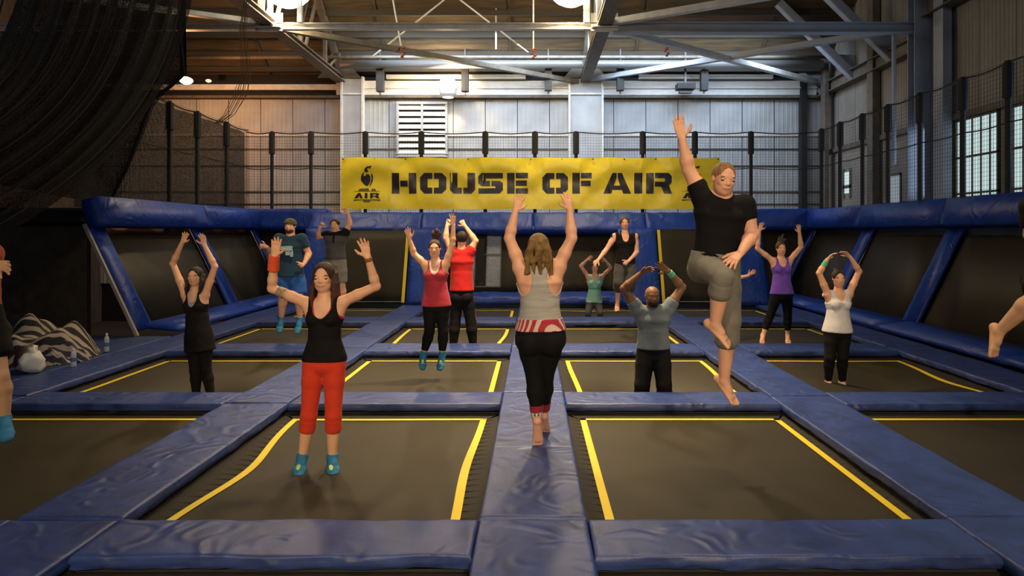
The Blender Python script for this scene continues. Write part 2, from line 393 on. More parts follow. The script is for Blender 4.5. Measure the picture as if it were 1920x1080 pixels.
beam(node(1.9, 15.2, ZC-.04), node(9.2, 15.2, ZC-.04), .22, .25, 'pale blue-grey crossbeam running right to the wall column', M_BEAMB)
beam(node(-14.1, 15.2, ZC-.02), node(-6.5, 15.2, ZC-.02), .16, .14, 'pale crossbeam going left behind the hanging dark net')
brace(node(-6.1, 15.3, ZC-.06), node(1.5, 20.8, ZC-.06), .13, 'long grey diagonal brace above the word on the banner', M_TRUSS)
brace(node(1.85, 15.35, ZC-.06), node(9.2, 20.8, ZC-.06), .14, 'grey diagonal brace sloping down right to the far right corner')
brace(node(1.85, 20.7, ZC-.0), node(9.2, 15.4, ZC-.0), .14, 'grey diagonal brace rising right to the big blue-grey column', M_BEAMB)
brace(node(1.9, 15.05), node(9.2, 11.1), .14, 'pale brace rising right from the second dome lamp')
brace(node(-6.5, 15.0), node(-13.5, 11.6), .15, 'pale brace going left from the first dome lamp')
brace(node(-6.4, 15.0, ZC+.1), node(-9.4, 15.0, 9.6), .15, 'pale steep brace above the left dome lamp')
for (y, lab) in ((20.9, 'farthest short knee brace at the right wall eave'), (18.8, 'middle blue-grey knee brace at the right wall'), (16.8, 'nearest blue-grey knee brace at the right wall')):
    zt = min(9.6, roofz(y)-.1); xt = 9.36-(zt-6.25)*1.02
    brace((xt, y, zt), (9.36, y, 6.25), .20 if y < 20 else .15, lab, M_BEAMB, 'knee_brace', .03)
    MB().add([(9.45,y+.02,6.25),(9.45,y+.02,7.0),(8.75,y+.02,7.0),(9.45,y+.05,6.25),(9.45,y+.05,7.0),(8.75,y+.05,7.0)],[(0,1,2),(5,4,3),(0,3,4,1),(1,4,5,2),(2,5,3,0)]).build('eave_plate', M_BEAMB, label='grey triangular plate behind '+lab.replace('blue-grey ', ''), cat='plate', origin=(9.2, y, 6.6))
brace((6.6, 12.2, 8.4), (9.3, 14.2, 6.9), .16, 'brown brace meeting the high ledge at the big column', M_TRUSS)
# thin hanging rods and their cross rods
for (a, b, lab) in ((PX(1000,-30,17.2), PX(1000,92,17.2), 'thin pale rod hanging from the roof at the middle of the photo'),
                    (PX(735,-10,17.0), PX(752,86,17.0), 'thin slanting rod hanging left of the middle'),
                    (PX(845,-10,16.6), PX(700,105,18.6), 'thin cross rod falling to the left'),
                    (PX(850,-10,16.6), PX(990,98,18.6), 'thin cross rod falling to the right'),
                    (PX(930,-10,19), PX(930,92,19), 'faint vertical rod right of the middle lamp glow'),
                    (PX(470,-10,14.6), PX(462,15,14.6), 'short reddish rod beside the left dome lamp')):
    MB().tube([a, b], .022, 6).build('hanging_rod', M_BEAM, label=lab, cat='rod', origin=a)
M_RED = mat('rusty_red', (.25, .07, .04), .6)
for (px, py, Y, lab) in ((754, 98, 17.0, 'small rusty fitting at the foot of the slanting rod'), (1000, 100, 17.2, 'small rusty fitting at the foot of the middle rod'), (1250, 96, 18, 'small rusty fitting above the brace crossing')):
    c = PX(px, py, Y)
    m = MB()
    for k in range(5): m.lathe(c+Vector((.05*math.sin(k*2.1), 0, -.12+.06*k)), [(.0,-.03),(.045,-.02),(.05,0),(.03,.03),(0,.035)], 8)
    m.build('rod_coupling', M_RED, label=lab, cat='fitting', origin=c, smooth=True)
# pipes/duct along the back wall eave
MB().tube([(-13, 19.3, 7.05), (9.2, 19.3, 7.05)], .055, 10).build('sprinkler_pipe', M_TRUSS, label='thin dark pipe running along the roof under the boards', cat='pipe', origin=(0, 19.3, 7.05), smooth=True)
MB().tube([(-6, 19.9, 7.0), (9.0, 19.9, 7.0)], .13, 14).build('duct', mat('grey_duct', (.28, .28, .27), .4, metal=.3), label='round grey duct running above the back wall band', cat='duct', origin=(0, 19.9, 7.0), smooth=True)
# dome lamps
def dome(px, py, Y, r, lab, m, nm='dome_lamp', bracket=True):
    c = PX(px, py, Y); o = empty(nm, c, lab, 'lamp')
    MB().lathe(c, [(0, -r*.52), (r*.35, -r*.48), (r*.7, -r*.3), (r*.92, -r*.08), (r, .05*r), (r*.9, r*.35), (r*.4, r*.6), (0, r*.62)], 24).build('diffuser', m, o, smooth=True)
    if bracket:
        MB().lathe(c+Vector((0, 0, r*.62)), [(0, 0), (r*.3, .02), (r*.28, r*.5), (0, r*.55)], 14).build('ballast', M_DARKPL, o, smooth=True)
        MB().tube([c+Vector((0, 0, r*1.1)), Vector((c.x, c.y, 10.2))], .018, 6).build('stem', M_BEAM, o)
    return o
dome(538, -8, 15.3, .52, 'large glowing dome lamp at the top left of the photo', M_LAMP)
dome(1071, -10, 15.3, .52, 'large glowing dome lamp at the top middle of the photo', M_LAMP)
o = dome(840, 158, 20.3, .28, 'round glowing lamp on the back wall above the vent', M_LAMPB, 'wall_lamp', False)
c = PX(840, 170, 20.3)
MB().lathe(c+Vector((0, 0, -.22)), [(.18, 0), (.26, .1), (.30, .28), (.29, .29), (.24, .11), (.17, .01)], 20).build('wire_guard', M_BEAM, o)
dome(349, 152, 18.5, .18, 'small orange glowing lamp beside the dark hanging net', M_LAMPO, 'wall_lamp', False)
dome(391, 152, 20, .09, 'tiny pale globe lamp right of the orange lamp', mat('pale_globe', (.8, .75, .6), .4, emit=((1, .8, .5), .6)), 'wall_lamp', False)
# lamp posts at trusses near lamps
for (x0, x1) in ((490, 562), (1100, 1123)):
    for px, w in ((x0, .14), (x1, .10)):
        a = PX(px, 42, 15.12); MB().bar(a, (a.x, a.y, 8.6), w, .08, up=(0, 1, 0)).build('truss_hanger', M_BEAM if px < 520 or px > 1000 else M_BEAMB, label='vertical steel hanger at x %s the dome lamp' % ('left of' if px in (490,) else 'right of') if 0 else {490: 'wide pale hanger left of the first dome lamp', 562: 'blue-grey hanger right of the first dome lamp', 1100: 'pale hanger right of the second dome lamp', 1123: 'outer slim hanger next to the second dome lamp'}[px], cat='hanger', origin=a)
# hanging speakers / brackets on the eave
for i, (px, y0, y1) in enumerate(((713, 128, 177), (872, 122, 177), (1028, 130, 175), (1163, 128, 175), (1320, 132, 175))):
    a = PX(px, y1-5, 20.2); b = PX(px, y0, 20.2)
    names = ['leftmost', 'second from left', 'middle', 'fourth from left', 'rightmost']
    sp = empty('hanging_bracket', a, 'dark box bracket hanging from the eave, %s of five' % names[i], 'bracket', 'dark brackets along the eave')
    MB().box(a.x-.02, a.x+.02, a.y-.02, a.y+.02, b.z-.02, roofz(20.2)).build('stem', M_STEEL, sp)
    MB().box(a.x-.11, a.x+.11, a.y-.12, a.y+.12, a.z, b.z).build('housing', M_DARKPL if i != 1 else M_POST, sp)
    MB().lathe(a+Vector((0, 0, -.1)), [(0, 0), (.03, 0), (.03, .1), (0, .1)], 8).build('bolt', M_STEEL, sp)
pj = PX(1285, 163, 20.2)
p_ = empty('projector', pj, 'black box projector hanging on the eave right of the middle', 'projector')
MB().box(pj.x-.28, pj.x+.28, pj.y-.2, pj.y+.2, pj.z-.09, pj.z+.09).build('body', M_DARKPL, p_)
MB().box(pj.x-.2, pj.x+.2, pj.y-.1, pj.y+.1, pj.z-.2, pj.z-.11).build('lower_tray', M_STEEL, p_)
MB().box(pj.x-.03, pj.x+.03, pj.y-.03, pj.y+.03, pj.z+.09, roofz(20.2)).build('mount', M_STEEL, p_)

# ---------------------------------------------------------------- trampoline court
ROWS = [(.28, .78), (3.48, 3.93), (6.58, 7.08), (9.52, 10.2), (12.65, 13.42), (15.62, 15.9)]   # cross pads: front, back
AIS = [(-6.15, -5.47), (-3.19, -2.53), (-.33, .33), (2.55, 3.21), (5.45, 6.15)]
HOLES = [(-5.47, -3.19), (-2.53, -.33), (.33, 2.55), (3.21, 5.45)]
BEDZ = -.13
# dents: x, y, depth, radius
DENTS = [(-1.76, 5.08, .035, .34), (-4.0, 7.75, .20, .40), (1.37, 7.75, .42, .48), (4.55, 8.2, .16, .40), (1.35, 14.2, .30, .5), (-1.2, 10.7, .06, .3)]
def bedpos(x, y, hx0, hx1, hy0, hy1):
    z = BEDZ; X, Y = x, y
    for (dx, dy, dp, rr) in DENTS:
        if not (hx0 < dx < hx1 and hy0 < dy < hy1): continue
        r2 = (x-dx)**2+(y-dy)**2
        g = math.exp(-r2/(2*rr*rr)); z -= dp*g
        pl = .30*math.exp(-r2/(2*.55**2))*(1.45 if dp < .036 else 1)
        X += (dx-x)*pl; Y += (dy-y)*pl*.5
    return Vector((X, Y, z))
rown = ['nearest the camera', 'front', 'second', 'third', 'far']
coln = ['far left', 'middle left', 'middle right', 'far right']
for r in range(5):
    y0, y1 = ROWS[r][1], ROWS[r+1][0]
    for c, (x0, x1) in enumerate(HOLES):
        if r == 4 and c in (0, 3): pass
        gap = .14; gl = .14 if c == 2 else .10; gr = .14 if c == 1 else .07
        bx0, bx1, by0, by1 = x0+gl, x1-gr, y0+gap*.8, y1-gap*.8
        t = empty('trampoline', ((x0+x1)/2, (y0+y1)/2, BEDZ),
                  'black woven trampoline bed with yellow border, %s row, %s column' % (rown[r], coln[c]) if r else 'black trampoline at the bottom edge of the photo, %s column' % coln[c], 'trampoline', 'floor trampolines between blue pads')
        n = 26 if r < 4 else 14
        m = MB()
        vs = [bedpos(bx0+(bx1-bx0)*i/n, by0+(by1-by0)*j/n, x0, x1, y0, y1) for j in range(n+1) for i in range(n+1)]
        m.add(vs, [(j*(n+1)+i, j*(n+1)+i+1, (j+1)*(n+1)+i+1, (j+1)*(n+1)+i) for j in range(n) for i in range(n)])
        m.build('bed', M_BED, t, smooth=True)
        # yellow webbing following the bed edge, four sides
        lw = .06
        N = 26
        def strip(pts_in, pts_out):
            mm = MB(); k = len(pts_in)
            mm.add([p+Vector((0,0,.006)) for p in pts_in]+[p+Vector((0,0,.006)) for p in pts_out]+[p-Vector((0,0,.006)) for p in pts_out],
                   [(i, i+1, k+i+1, k+i) for i in range(k-1)]+[(k+i, k+i+1, 2*k+i+1, 2*k+i) for i in range(k-1)])
            return mm
        f = lambda x, y: bedpos(x, y, x0, x1, y0, y1)
        ax = [bx0+(bx1-bx0)*i/N for i in range(N+1)]; ay = [by0+(by1-by0)*i/N for i in range(N+1)]
        for (pi, po) in (([f(bx0+lw, y) for y in ay], [f(bx0, y) for y in ay]), ([f(bx1-lw, y) for y in ay], [f(bx1, y) for y in ay]),
                         ([f(x, by0+lw*.8) for x in ax], [f(x, by0) for x in ax]), ([f(x, by1-lw*.9) for x in ax], [f(x, by1) for x in ax])):
            strip(pi, po).build('border_strip', M_YEL, t)
        # springs and the frame below the pads
        sp = MB(); q = 22
        for i in range(q):
            yy = by0+(by1-by0)*(i+.5)/q; xx = bx0+(bx1-bx0)*(i+.5)/q
            for a, b in ((f(bx0, yy), (x0-.04, yy, BEDZ+.01)), (f(bx1, yy), (x1+.04, yy, BEDZ+.01)), (f(xx, by0), (xx, y0-.04, BEDZ+.01)), (f(xx, by1), (xx, y1+.04, BEDZ+.01))):
                sp.tube([a, b], .004, 4, False)
        sp.build('spring', mat('spring_steel', (.010, .009, .008), .8), t, kind='stuff')
        em = MB(); K = 20
        def rim(u, side_):
            if side_ == 0: return f(bx0, by0+(by1-by0)*u), Vector((x0-.04, y0+(y1-y0)*u, BEDZ+.02))
            if side_ == 1: return f(bx1, by0+(by1-by0)*u), Vector((x1+.04, y0+(y1-y0)*u, BEDZ+.02))
            if side_ == 2: return f(bx0+(bx1-bx0)*u, by0), Vector((x0+(x1-x0)*u, y0-.04, BEDZ+.02))
            return f(bx0+(bx1-bx0)*u, by1), Vector((x0+(x1-x0)*u, y1+.04, BEDZ+.02))
        for sd_ in range(4):
            a_ = [rim(i/K, sd_) for i in range(K+1)]
            em.add([p-Vector((0, 0, .004)) for p, q_ in a_]+[q_ for p, q_ in a_], [(i, i+1, K+2+i, K+1+i) for i in range(K)])
        em.build('edge_mesh', mat('edge_mesh', (.010, .008, .006), .85, bump=.4, bscale=120), t)
        fr = MB()
        for a, b in (((x0-.05, y0-.05), (x1+.05, y0-.05)), ((x0-.05, y1+.05), (x1+.05, y1+.05)), ((x0-.05, y0-.05), (x0-.05, y1+.05)), ((x1+.05, y0-.05), (x1+.05, y1+.05))):
            fr.tube([(a[0], a[1], BEDZ), (b[0], b[1], BEDZ)], .028, 6)
        fr.build('frame', M_STEEL, t)
        # dark safety skirt under the springs
        sk = MB().add([(x0-.06,y0-.06,-.62),(x1+.06,y0-.06,-.62),(x1+.06,y1+.06,-.62),(x0-.06,y1+.06,-.62)], [(0,1,2,3)])
        sk.build('safety_net', M_BLACK, t)
# vinyl pads
def pad(x0, x1, y0, y1, name, lab, top=0., th=.088, m=None, seed=0, group=None, rough=1.):
    nx = max(4, int((x1-x0)/.07)); ny = max(4, int((y1-y0)/.07)); nx = min(nx, 44); ny = min(ny, 44)
    mb = MB(); R = .018
    def ed(t, w):  # drop near an edge
        d = min(t, w-t)
        return 0 if d > R else R*(1-math.sqrt(max(0, 1-((R-d)/R)**2)))
    xs = [x0, x0+.002, x0+.007, x0+.018, x0+.035]+[x0+.035+(x1-x0-.07)*i/nx for i in range(1, nx)]+[x1-.035, x1-.018, x1-.007, x1-.002, x1]
    ys = [y0, y0+.002, y0+.007, y0+.018, y0+.035]+[y0+.035+(y1-y0-.07)*i/ny for i in range(1, ny)]+[y1-.035, y1-.018, y1-.007, y1-.002, y1]
    vs = []
    for y in ys:
        for x in xs:
            w = noise.noise(Vector((x*2.3+seed, y*2.3, seed*.7)))*.006+noise.noise(Vector((x*7, y*7+seed, 3)))*.003
            e = max(ed(x-x0, x1-x0), ed(y-y0, y1-y0))
            wob = .006*noise.noise(Vector((x*5, y*5, seed)))
            vs.append((x+(wob if x in (x0, x1) else 0), y+(wob if y in (y0, y1) else 0), top+w*rough-e*.9-.004))
    a, b = len(xs), len(ys)
    fs = [(j*a+i, j*a+i+1, (j+1)*a+i+1, (j+1)*a+i) for j in range(b-1) for i in range(a-1)]
    mb.add(vs, fs)
    # side skirt, slightly crumpled
    ring = [i for i in range(a)]+[j*a+a-1 for j in range(1, b)]+[(b-1)*a+i for i in reversed(range(a-1))]+[j*a for j in reversed(range(1, b-1))]
    n0 = len(mb.v); K = 3
    for k in range(1, K+1):
        for r_ in ring:
            x, y, z = mb.v[r_]; w = .012*noise.noise(Vector((x*14, y*14, k*1.3+seed)))*rough
            cx = 1 if x > x1-.01 else (-1 if x < x0+.01 else 0); cy = 1 if y > y1-.01 else (-1 if y < y0+.01 else 0)
            bul = .008*math.sin(math.pi*k/K)
            mb.v.append((x+cx*(bul+w), y+cy*(bul+w), z-(th-.03)*k/K))
    L = len(ring)
    for k in range(K):
        for i in range(L):
            p = (ring[i] if k == 0 else n0+(k-1)*L+i); q = (ring[(i+1) % L] if k == 0 else n0+(k-1)*L+(i+1) % L)
            mb.f.append((q, p, n0+k*L+i, n0+k*L+(i+1) % L))
    return mb.build(name, m or M_PAD, label=lab, cat='pad', group=group, origin=((x0+x1)/2, (y0+y1)/2, top), smooth=True)
sd = 0
for r, (y0, y1) in enumerate(ROWS[:5]):
    if r == 0: continue
    for c, (x0, x1) in enumerate(HOLES):
        sd += 1.37
        pad(x0-.0+.008, x1-.008, y0, y1, 'cross_pad', 'blue vinyl cross pad, %s row of cross pads from the camera, %s column' % (['', 'first', 'second', 'third', 'fourth'][r], coln[c]), seed=sd, group='blue cross pads', rough=1.6 if r == 1 else 1)
segs = {0: [(-.2, 3.4), (3.42, 3.97), (3.98, 6.9), (6.91, 9.6), (9.61, 12.7), (12.71, 15.6)],
        1: [(-.2, 3.9), (3.95, 6.6), (6.61, 7.1), (7.11, 9.8), (9.81, 12.6), (12.61, 15.6)],
        2: [(-.2, 3.93), (3.95, 5.24), (5.25, 7.05), (7.06, 7.72), (7.73, 9.9), (9.91, 12.7), (12.71, 15.6)],
        3: [(-.2, 3.95), (3.96, 6.9), (6.91, 7.3), (7.31, 9.9), (9.91, 12.7), (12.71, 15.6)],
        4: [(-.2, 3.95), (3.96, 6.9), (6.91, 9.9), (9.91, 12.9), (12.91, 15.6)]}
an = ['far left', 'left', 'centre', 'right', 'far right']
od = ['nearest', 'second', 'third', 'fourth', 'fifth', 'sixth', 'seventh']
for c, (x0, x1) in enumerate(AIS):
    for i, (y0, y1) in enumerate(segs[c]):
        sd += 1.7
        pad(x0, x1, y0, y1, 'aisle_pad', 'blue vinyl aisle pad on the %s walkway, %s one from the camera' % (an[c], od[i]), seed=sd, group='blue aisle pads', top=.006*((i+c) % 2))
# front-most foreground outer pads
pad(-7.6, -6.17, -.2, 3.9, 'deck_pad', 'blue deck mat at the lower left corner edge', seed=3)
pad(6.17, 7.6, -.2, 6.9, 'deck_pad', 'blue deck mat at the right edge of the photo', seed=4)
pad(-9.8, -6.17, 3.95, 7.1, 'deck_pad', 'blue deck mat at the left edge of the photo', seed=5)
pad(-9.8, -6.17, 7.12, 10.9, 'deck_mat', 'wide dark blue floor mat under the striped blankets', seed=6, m=pad_material('blue_vinyl_dark', (.010, .035, .13), .6))
# sloped border pads at the base of the slanted walls
def quadpad(p, th, name, lab, m=None, n=(14, 6), seed=0, amp=.008, cat='pad', parent=None, bend=0):
    """p: four corners (a,b,c,d) counter-clockwise seen from the front; slab with thickness th behind"""
    a, b, c, d = [Vector(q) for q in p]; nrm = (b-a).cross(d-a).normalized()
    nx, ny = n; vs = []
    for j in range(ny+1):
        for i in range(nx+1):
            u, v = i/nx, j/ny
            q = (a*(1-u)+b*u)*(1-v)+(d*(1-u)+c*u)*v
            e = min(u*(b-a).length, (1-u)*(b-a).length, v*(d-a).length, (1-v)*(d-a).length)
            rr = .03; dr = 0 if e > rr else rr*(1-math.sqrt(max(0, 1-((rr-e)/rr)**2)))
            w = amp*noise.noise(q*3+Vector((seed, 0, 0)))+amp*.5*noise.noise(q*9)
            vs.append(q+nrm*(w-dr))
    mb = MB(); mb.add(vs, [(j*(nx+1)+i, j*(nx+1)+i+1, (j+1)*(nx+1)+i+1, (j+1)*(nx+1)+i) for j in range(ny) for i in range(nx)])
    A = nx+1; B = ny+1
    ring = list(range(A))+[j*A+A-1 for j in range(1, B)]+[(B-1)*A+i for i in reversed(range(A-1))]+[j*A for j in reversed(range(1, B-1))]
    n0 = len(mb.v)
    for r_ in ring: mb.v.append(tuple(Vector(mb.v[r_])-nrm*th))
    L = len(ring)
    for i in range(L): mb.f.append((ring[(i+1) % L], ring[i], n0+i, n0+(i+1) % L))
    mb.f.append(tuple(n0+i for i in reversed(range(L))))
    if parent: return mb.build(name, m or M_PADW, parent, smooth=True)
    return mb.build(name, m or M_PADW, label=lab, cat=cat, origin=(a+c)/2, smooth=True)
XB, XT, ZT, ZR = 6.85, 7.75, 1.86, 2.30
def side(s, ys, sidew):
    for i in range(len(ys)-1):
        ya, yb = ys[i]+.0, ys[i+1]
        ps = [(s*6.16, ya, .0), (s*6.16, yb-.01, .0), (s*XB, yb-.01, .06), (s*XB, ya, .06)]
        if s < 0: ps = [ps[1], ps[0], ps[3], ps[2]]
        quadpad(ps, .08, 'border_pad', 'blue border pad along the foot of the %s slanted wall, %s from the near end' % (sidew, od[i]), seed=i+s)
    # slanted trampolines and their pads
    for i in range(len(ys)-1):
        ya, yb = ys[i], ys[i+1]
        w = .40
        A, B = ya+w/2, yb-w/2
        t = empty('wall_trampoline', (s*XB, (A+B)/2, .05), 'dark woven slanted trampoline in the %s wall, %s from the near end' % (sidew, od[i]), 'trampoline', 'slanted wall trampolines')
        off = .03
        ps = [(s*(XB+off), A-.05, .04), (s*(XB+off), B+.05, .04), (s*(XT+off), B+.05, ZT), (s*(XT+off), A-.05, ZT)]
        if s < 0: ps = [ps[1], ps[0], ps[3], ps[2]]
        quadpad(ps, .01, 'bed', None, M_BED, seed=i, parent=t, amp=.004)
        if i == 0 or s > 0 or True:
            mm = MB()
            for yy in (A+.03, B-.03):
                mm.bar((s*(XB+off-.02), yy, .06), (s*(XT+off-.02), yy, ZT), .03, .01, up=(s, 0, 0))
            mm.build('frame', M_STEEL, t)
    for i, y in enumerate(ys):
        w = .40; yc = y
        ps = [(s*(XB-.02), yc-w/2, .05), (s*(XB-.02), yc+w/2, .05), (s*(XT-.02), yc+w/2, ZT+.02), (s*(XT-.02), yc-w/2, ZT+.02)]
        if s < 0: ps = [ps[1], ps[0], ps[3], ps[2]]
        quadpad(ps, .07, 'slanted_pad', 'blue slanted pad between the panels of the %s wall, %s from the near end' % (sidew, od[i]), n=(6, 20), seed=i*3+s)
    for i in range(len(ys)-1):
        ya, yb = ys[i]-(.2 if i == 0 else 0), ys[i+1]-.01+(0)
        ps = [(s*(XT-.10), ya, ZT-.03), (s*(XT-.10), yb, ZT-.03), (s*(XT+.02), yb, ZR), (s*(XT+.02), ya, ZR)]
        if s < 0: ps = [ps[1], ps[0], ps[3], ps[2]]
        quadpad(ps, .30, 'rail_pad', 'blue top rail pad above the %s slanted wall, %s from the near end' % (sidew, od[i]), n=(24, 8), seed=i*5+s, amp=.02)
side(-1, [11.15, 14.5, 17.6], 'left')
side(1, [5.4, 8.45, 11.55, 14.55, 17.6], 'right')
# steel edge along the open end of the left slanted wall
MB().bar((-6.72, 10.86, .0), (-7.62, 10.86, 1.9), .05, .05, up=(0, 1, 0)).build('wall_end_post', mat('pale_post', (.3, .27, .24), .6), label='pale thin steel post along the open end of the left slanted wall', cat='post', origin=(-6.7, 10.86, 0))
# back wall of the court
YW = 15.66
def backpanel(x0, x1, yb, yt, lab, z0=.02, lines=True, z1=ZT):
    t = empty('wall_trampoline', ((x0+x1)/2, yb, z0), lab, 'trampoline', 'back wall trampolines')
    quadpad([(x0, yb+.04, z0), (x1, yb+.04, z0), (x1, yt+.04, z1), (x0, yt+.04, z1)], .01, 'bed', None, M_BED, parent=t, amp=.004)
    if lines:
        for x in (x0+.08, x1-.08):
            MB().bar((x, yb+.02, z0+.02), (x, yt+.02, z1-.03), .075, .012, up=(0, 1, 0)).build('border_strip', M_YEL, t)
        MB().bar((x0+.08, yb+.02, z0+.05), (x1-.08, yb+.02, z0+.05), .03, .012).build('lower_strip', mat('pale_blue_webbing', (.25, .38, .5), .5), t)
    return t
backpanel(-5.05, -3.12, YW, 16.35, 'dark back wall trampoline with yellow strips, left of the central bay')
backpanel(3.12, 5.05, YW, 16.35, 'dark back wall trampoline with yellow strips, right of the central bay')
backpanel(-2.3, 2.3, 16.1, 16.75, 'wide dark trampoline of the central back bay', .25, False)
for (x0, x1, xt0, xt1, lab) in ((-5.80, -5.05, -5.80, -5.05, 'blue padded pillar behind the man in the navy shirt'), (-3.12, -2.2, -3.12, -2.2, 'blue padded pillar left of the central back bay'),
                      (2.2, 3.12, 2.2, 3.12, 'blue padded pillar right of the central back bay'), (5.05, 5.80, 5.05, 5.80, 'blue padded pillar left of the woman in purple')):
    quadpad([(x0, YW-.06, 0), (x1, YW-.06, 0), (xt1, 16.3, ZT+.02), (xt0, 16.3, ZT+.02)], .12, 'pillar_pad', lab, n=(8, 18), seed=x0, amp=.03)
for s, lab in ((-1, 'left'), (1, 'right')):
    xs = [s*2.2, s*2.2]
    ps = [(s*2.25, YW, 0), (s*2.25, 16.9, 0), (s*2.25, 16.9, ZT), (s*2.25, YW+.6, ZT)]
    quadpad(ps, .06, 'bay_side_pad', 'blue pad on the %s inner side of the central back bay' % lab)
    # corner closing walls behind the outer pillars
    ps = [(s*5.7, 17.55, .0), (s*6.95, 17.55, 0), (s*7.8, 17.75, ZT), (s*5.7, 17.75, ZT)]
    if s < 0: ps = [ps[1], ps[0], ps[3], ps[2]]
    t = empty('wall_trampoline', (s*6.3, 17.6, 0), 'narrow dark corner trampoline at the far %s corner' % lab, 'trampoline', 'corner trampolines')
    quadpad(ps, .02, 'bed', None, M_BED, parent=t)
    quadpad([(min(s*5.45, s*6.9), 15.6, .0), (max(s*5.45, s*6.9), 15.6, .0), (max(s*5.45, s*6.9), 17.6, .04), (min(s*5.45, s*6.9), 17.6, .04)], .08, 'corner_pad', 'blue floor pad in the far %s corner' % lab)
    quadpad([(min(s*5.6, s*7.8), 17.3, ZT), (max(s*5.6, s*7.8), 17.3, ZT), (max(s*5.6, s*7.8), 17.4, 2.42), (min(s*5.6, s*7.8), 17.4, 2.42)], .3, 'rail_pad', 'blue top rail pad in the far %s corner' % lab, n=(20, 6), amp=.02)
# raised step pad in the central bay
o = empty('step_pad', (0, 15.85, 0), 'long blue raised pad at the foot of the central back bay', 'pad')
quadpad([(-2.25, 15.66, .0), (2.25, 15.66, .0), (2.25, 15.68, .16), (-2.25, 15.68, .16)], .05, 'front_face', None, parent=o, n=(30, 4))
quadpad([(-2.25, 15.68, .165), (2.25, 15.68, .165), (2.25, 16.12, .30), (-2.25, 16.12, .30)], .05, 'top_face', None, parent=o, n=(40, 8), amp=.03)
for i, (x0, x1) in enumerate(((-5.8, -2.9), (-2.89, 0.0), (.01, 2.9), (2.91, 5.8))):
    quadpad([(x0, 16.38, ZT-.02), (x1, 16.38, ZT-.02), (x1, 16.72, 2.31), (x0, 16.72, 2.31)], .25, 'rail_pad', 'blue top rail pad under the yellow banner, %s from the left' % od[i].replace('nearest', 'first'), n=(40, 8), seed=i*4, amp=.03)
# see-through window in the central bay
win = empty('viewing_grille', (-1.25, 16.2, .5), 'grey barred viewing window in the central back bay', 'window')
x0, x1, z0, z1 = -1.95, -.83, .40, 1.83
def yz(z): return 16.08+(z-.25)*(16.75-16.1)/(ZT-.25)-.02
mm = MB()
for x in (x0, -1.66, -1.48, -1.2, x1): mm.bar((x, yz(z0), z0), (x, yz(z1), z1), .022, .022, up=(0, 1, 0))
for z in (z0, 1.2, z1): mm.bar((x0, yz(z)-.01, z), (x1, yz(z)-.01, z), .02, .03)
mm.build('frame', M_STEEL, win)
for (a, b) in ((x0, -1.66), (-1.66, -1.48), (-1.2, x1)):
    for (za, zb) in ((z0, 1.2), (1.2, 1.7)):
        MB().add([(a, yz(za)+.01, za), (b, yz(za)+.01, za), (b, yz(zb)+.01, zb), (a, yz(zb)+.01, zb)], [(0,1,2,3)]).build('pane', mat('grey_pane', (.16, .17, .19), .6, var=.4, vscale=30, emit=((.5, .55, .62), .035)), win)
MB().add([(x0, yz(1.74)+.0, 1.74), (x1, yz(1.74)+.0, 1.74), (x1, yz(z1), z1), (x0, yz(z1), z1)], [(0,1,2,3)]).build('bright_gap', mat('bright_gap', (.6, .62, .62), .5, emit=((.8, .85, .85), .45)), win)
MB().box(-1.45, -1.23, 16.05, 16.15, .55, 1.6).build('dark_post', M_POST, win)
# decks behind the rails
for nm, b in (('back', (-8.8, 8.8, 17.0, 18.4)), ):
    struct(MB().box(b[0], b[1], b[2]+.6, b[3], 1.95, 2.15), 'trim_1', M_BLACK)
struct(MB().box(7.95, 9.45, 3, 18.4, 1.95, 2.15), 'trim_2', M_BLACK)
struct(MB().box(-9.4, -7.95, 11.2, 18.4, 1.95, 2.15), 'trim_3', M_BLACK)
# dark boarded wall behind the blankets and the dark entrance on the left
struct(MB().box(-13.5, -7.95, 11.4, 11.5, -.1, 2.2), 'trim_4', mat('brown_panel', (.055, .042, .03), .8, bump=.4, var=.3))

# ---------------------------------------------------------------- safety nets on posts
def net(name, a, b, z0, z1, lab, pitch=.075, posts=(), ph=None, sagn=10, hang=True):
    a, b = Vector(a), Vector(b); d = (b-a); L = d.length; d.normalize()
    t = empty(name, a, lab, 'net')
    sv = MB(); w = .0042
    nrm = d.cross(Vector((0, 0, 1))).normalized()
    z0f = (lambda u: z0); 
    n = int(L/pitch)
    for i in range(n+1):
        p = a+d*(L*i/n); sv.bar((p.x, p.y, z0), (p.x, p.y, z1-.03), w, w, up=nrm)
    m_ = int((z1-z0)/pitch)
    for j in range(m_+1):
        z = z0+(z1-z0)*j/m_; sv.bar((a.x, a.y, z), (b.x, b.y, z), w, w)
    sv.build('mesh', M_ROPE, t, kind='stuff')
    k = len(posts)
    P = sorted([0]+list(posts)+[L])
    for zz, r_, sag in ((z1, .016, .05), (z0+(z1-z0)*.58, .012, .03)):
        pts = []
        for i in range(len(P)-1):
            for q in range(6):
                u = q/6; s_ = P[i]+(P[i+1]-P[i])*u
                pts.append(a+d*s_+Vector((0, 0, zz-sag*4*u*(1-u)-a.z)))
        pts.append(Vector((b.x, b.y, zz)))
        MB().tube(pts, r_, 5).build('rope', M_ROPE, t)
    for s_ in posts:
        p = a+d*s_
        MB().tube([(p.x, p.y, z0-.2), (p.x, p.y, z1-.9), (p.x, p.y, z1+.02)], [.05, .05, .05], 8).tube([(p.x, p.y, z1-.6), (p.x, p.y, z1-.02)], .085, 8).build('post', M_POST, t)
    return t
yb_ = 17.62
bp = [(px-1000)*yb_/FPX+7.9 for px in (510, 583, 685, 790, 910, 1003, 1080, 1205, 1303, 1408)]
net('safety_net', (-7.9, yb_, 0), (7.9, yb_, 0), 2.15, 4.53, 'black safety net on posts across the back behind the yellow banner', posts=bp)
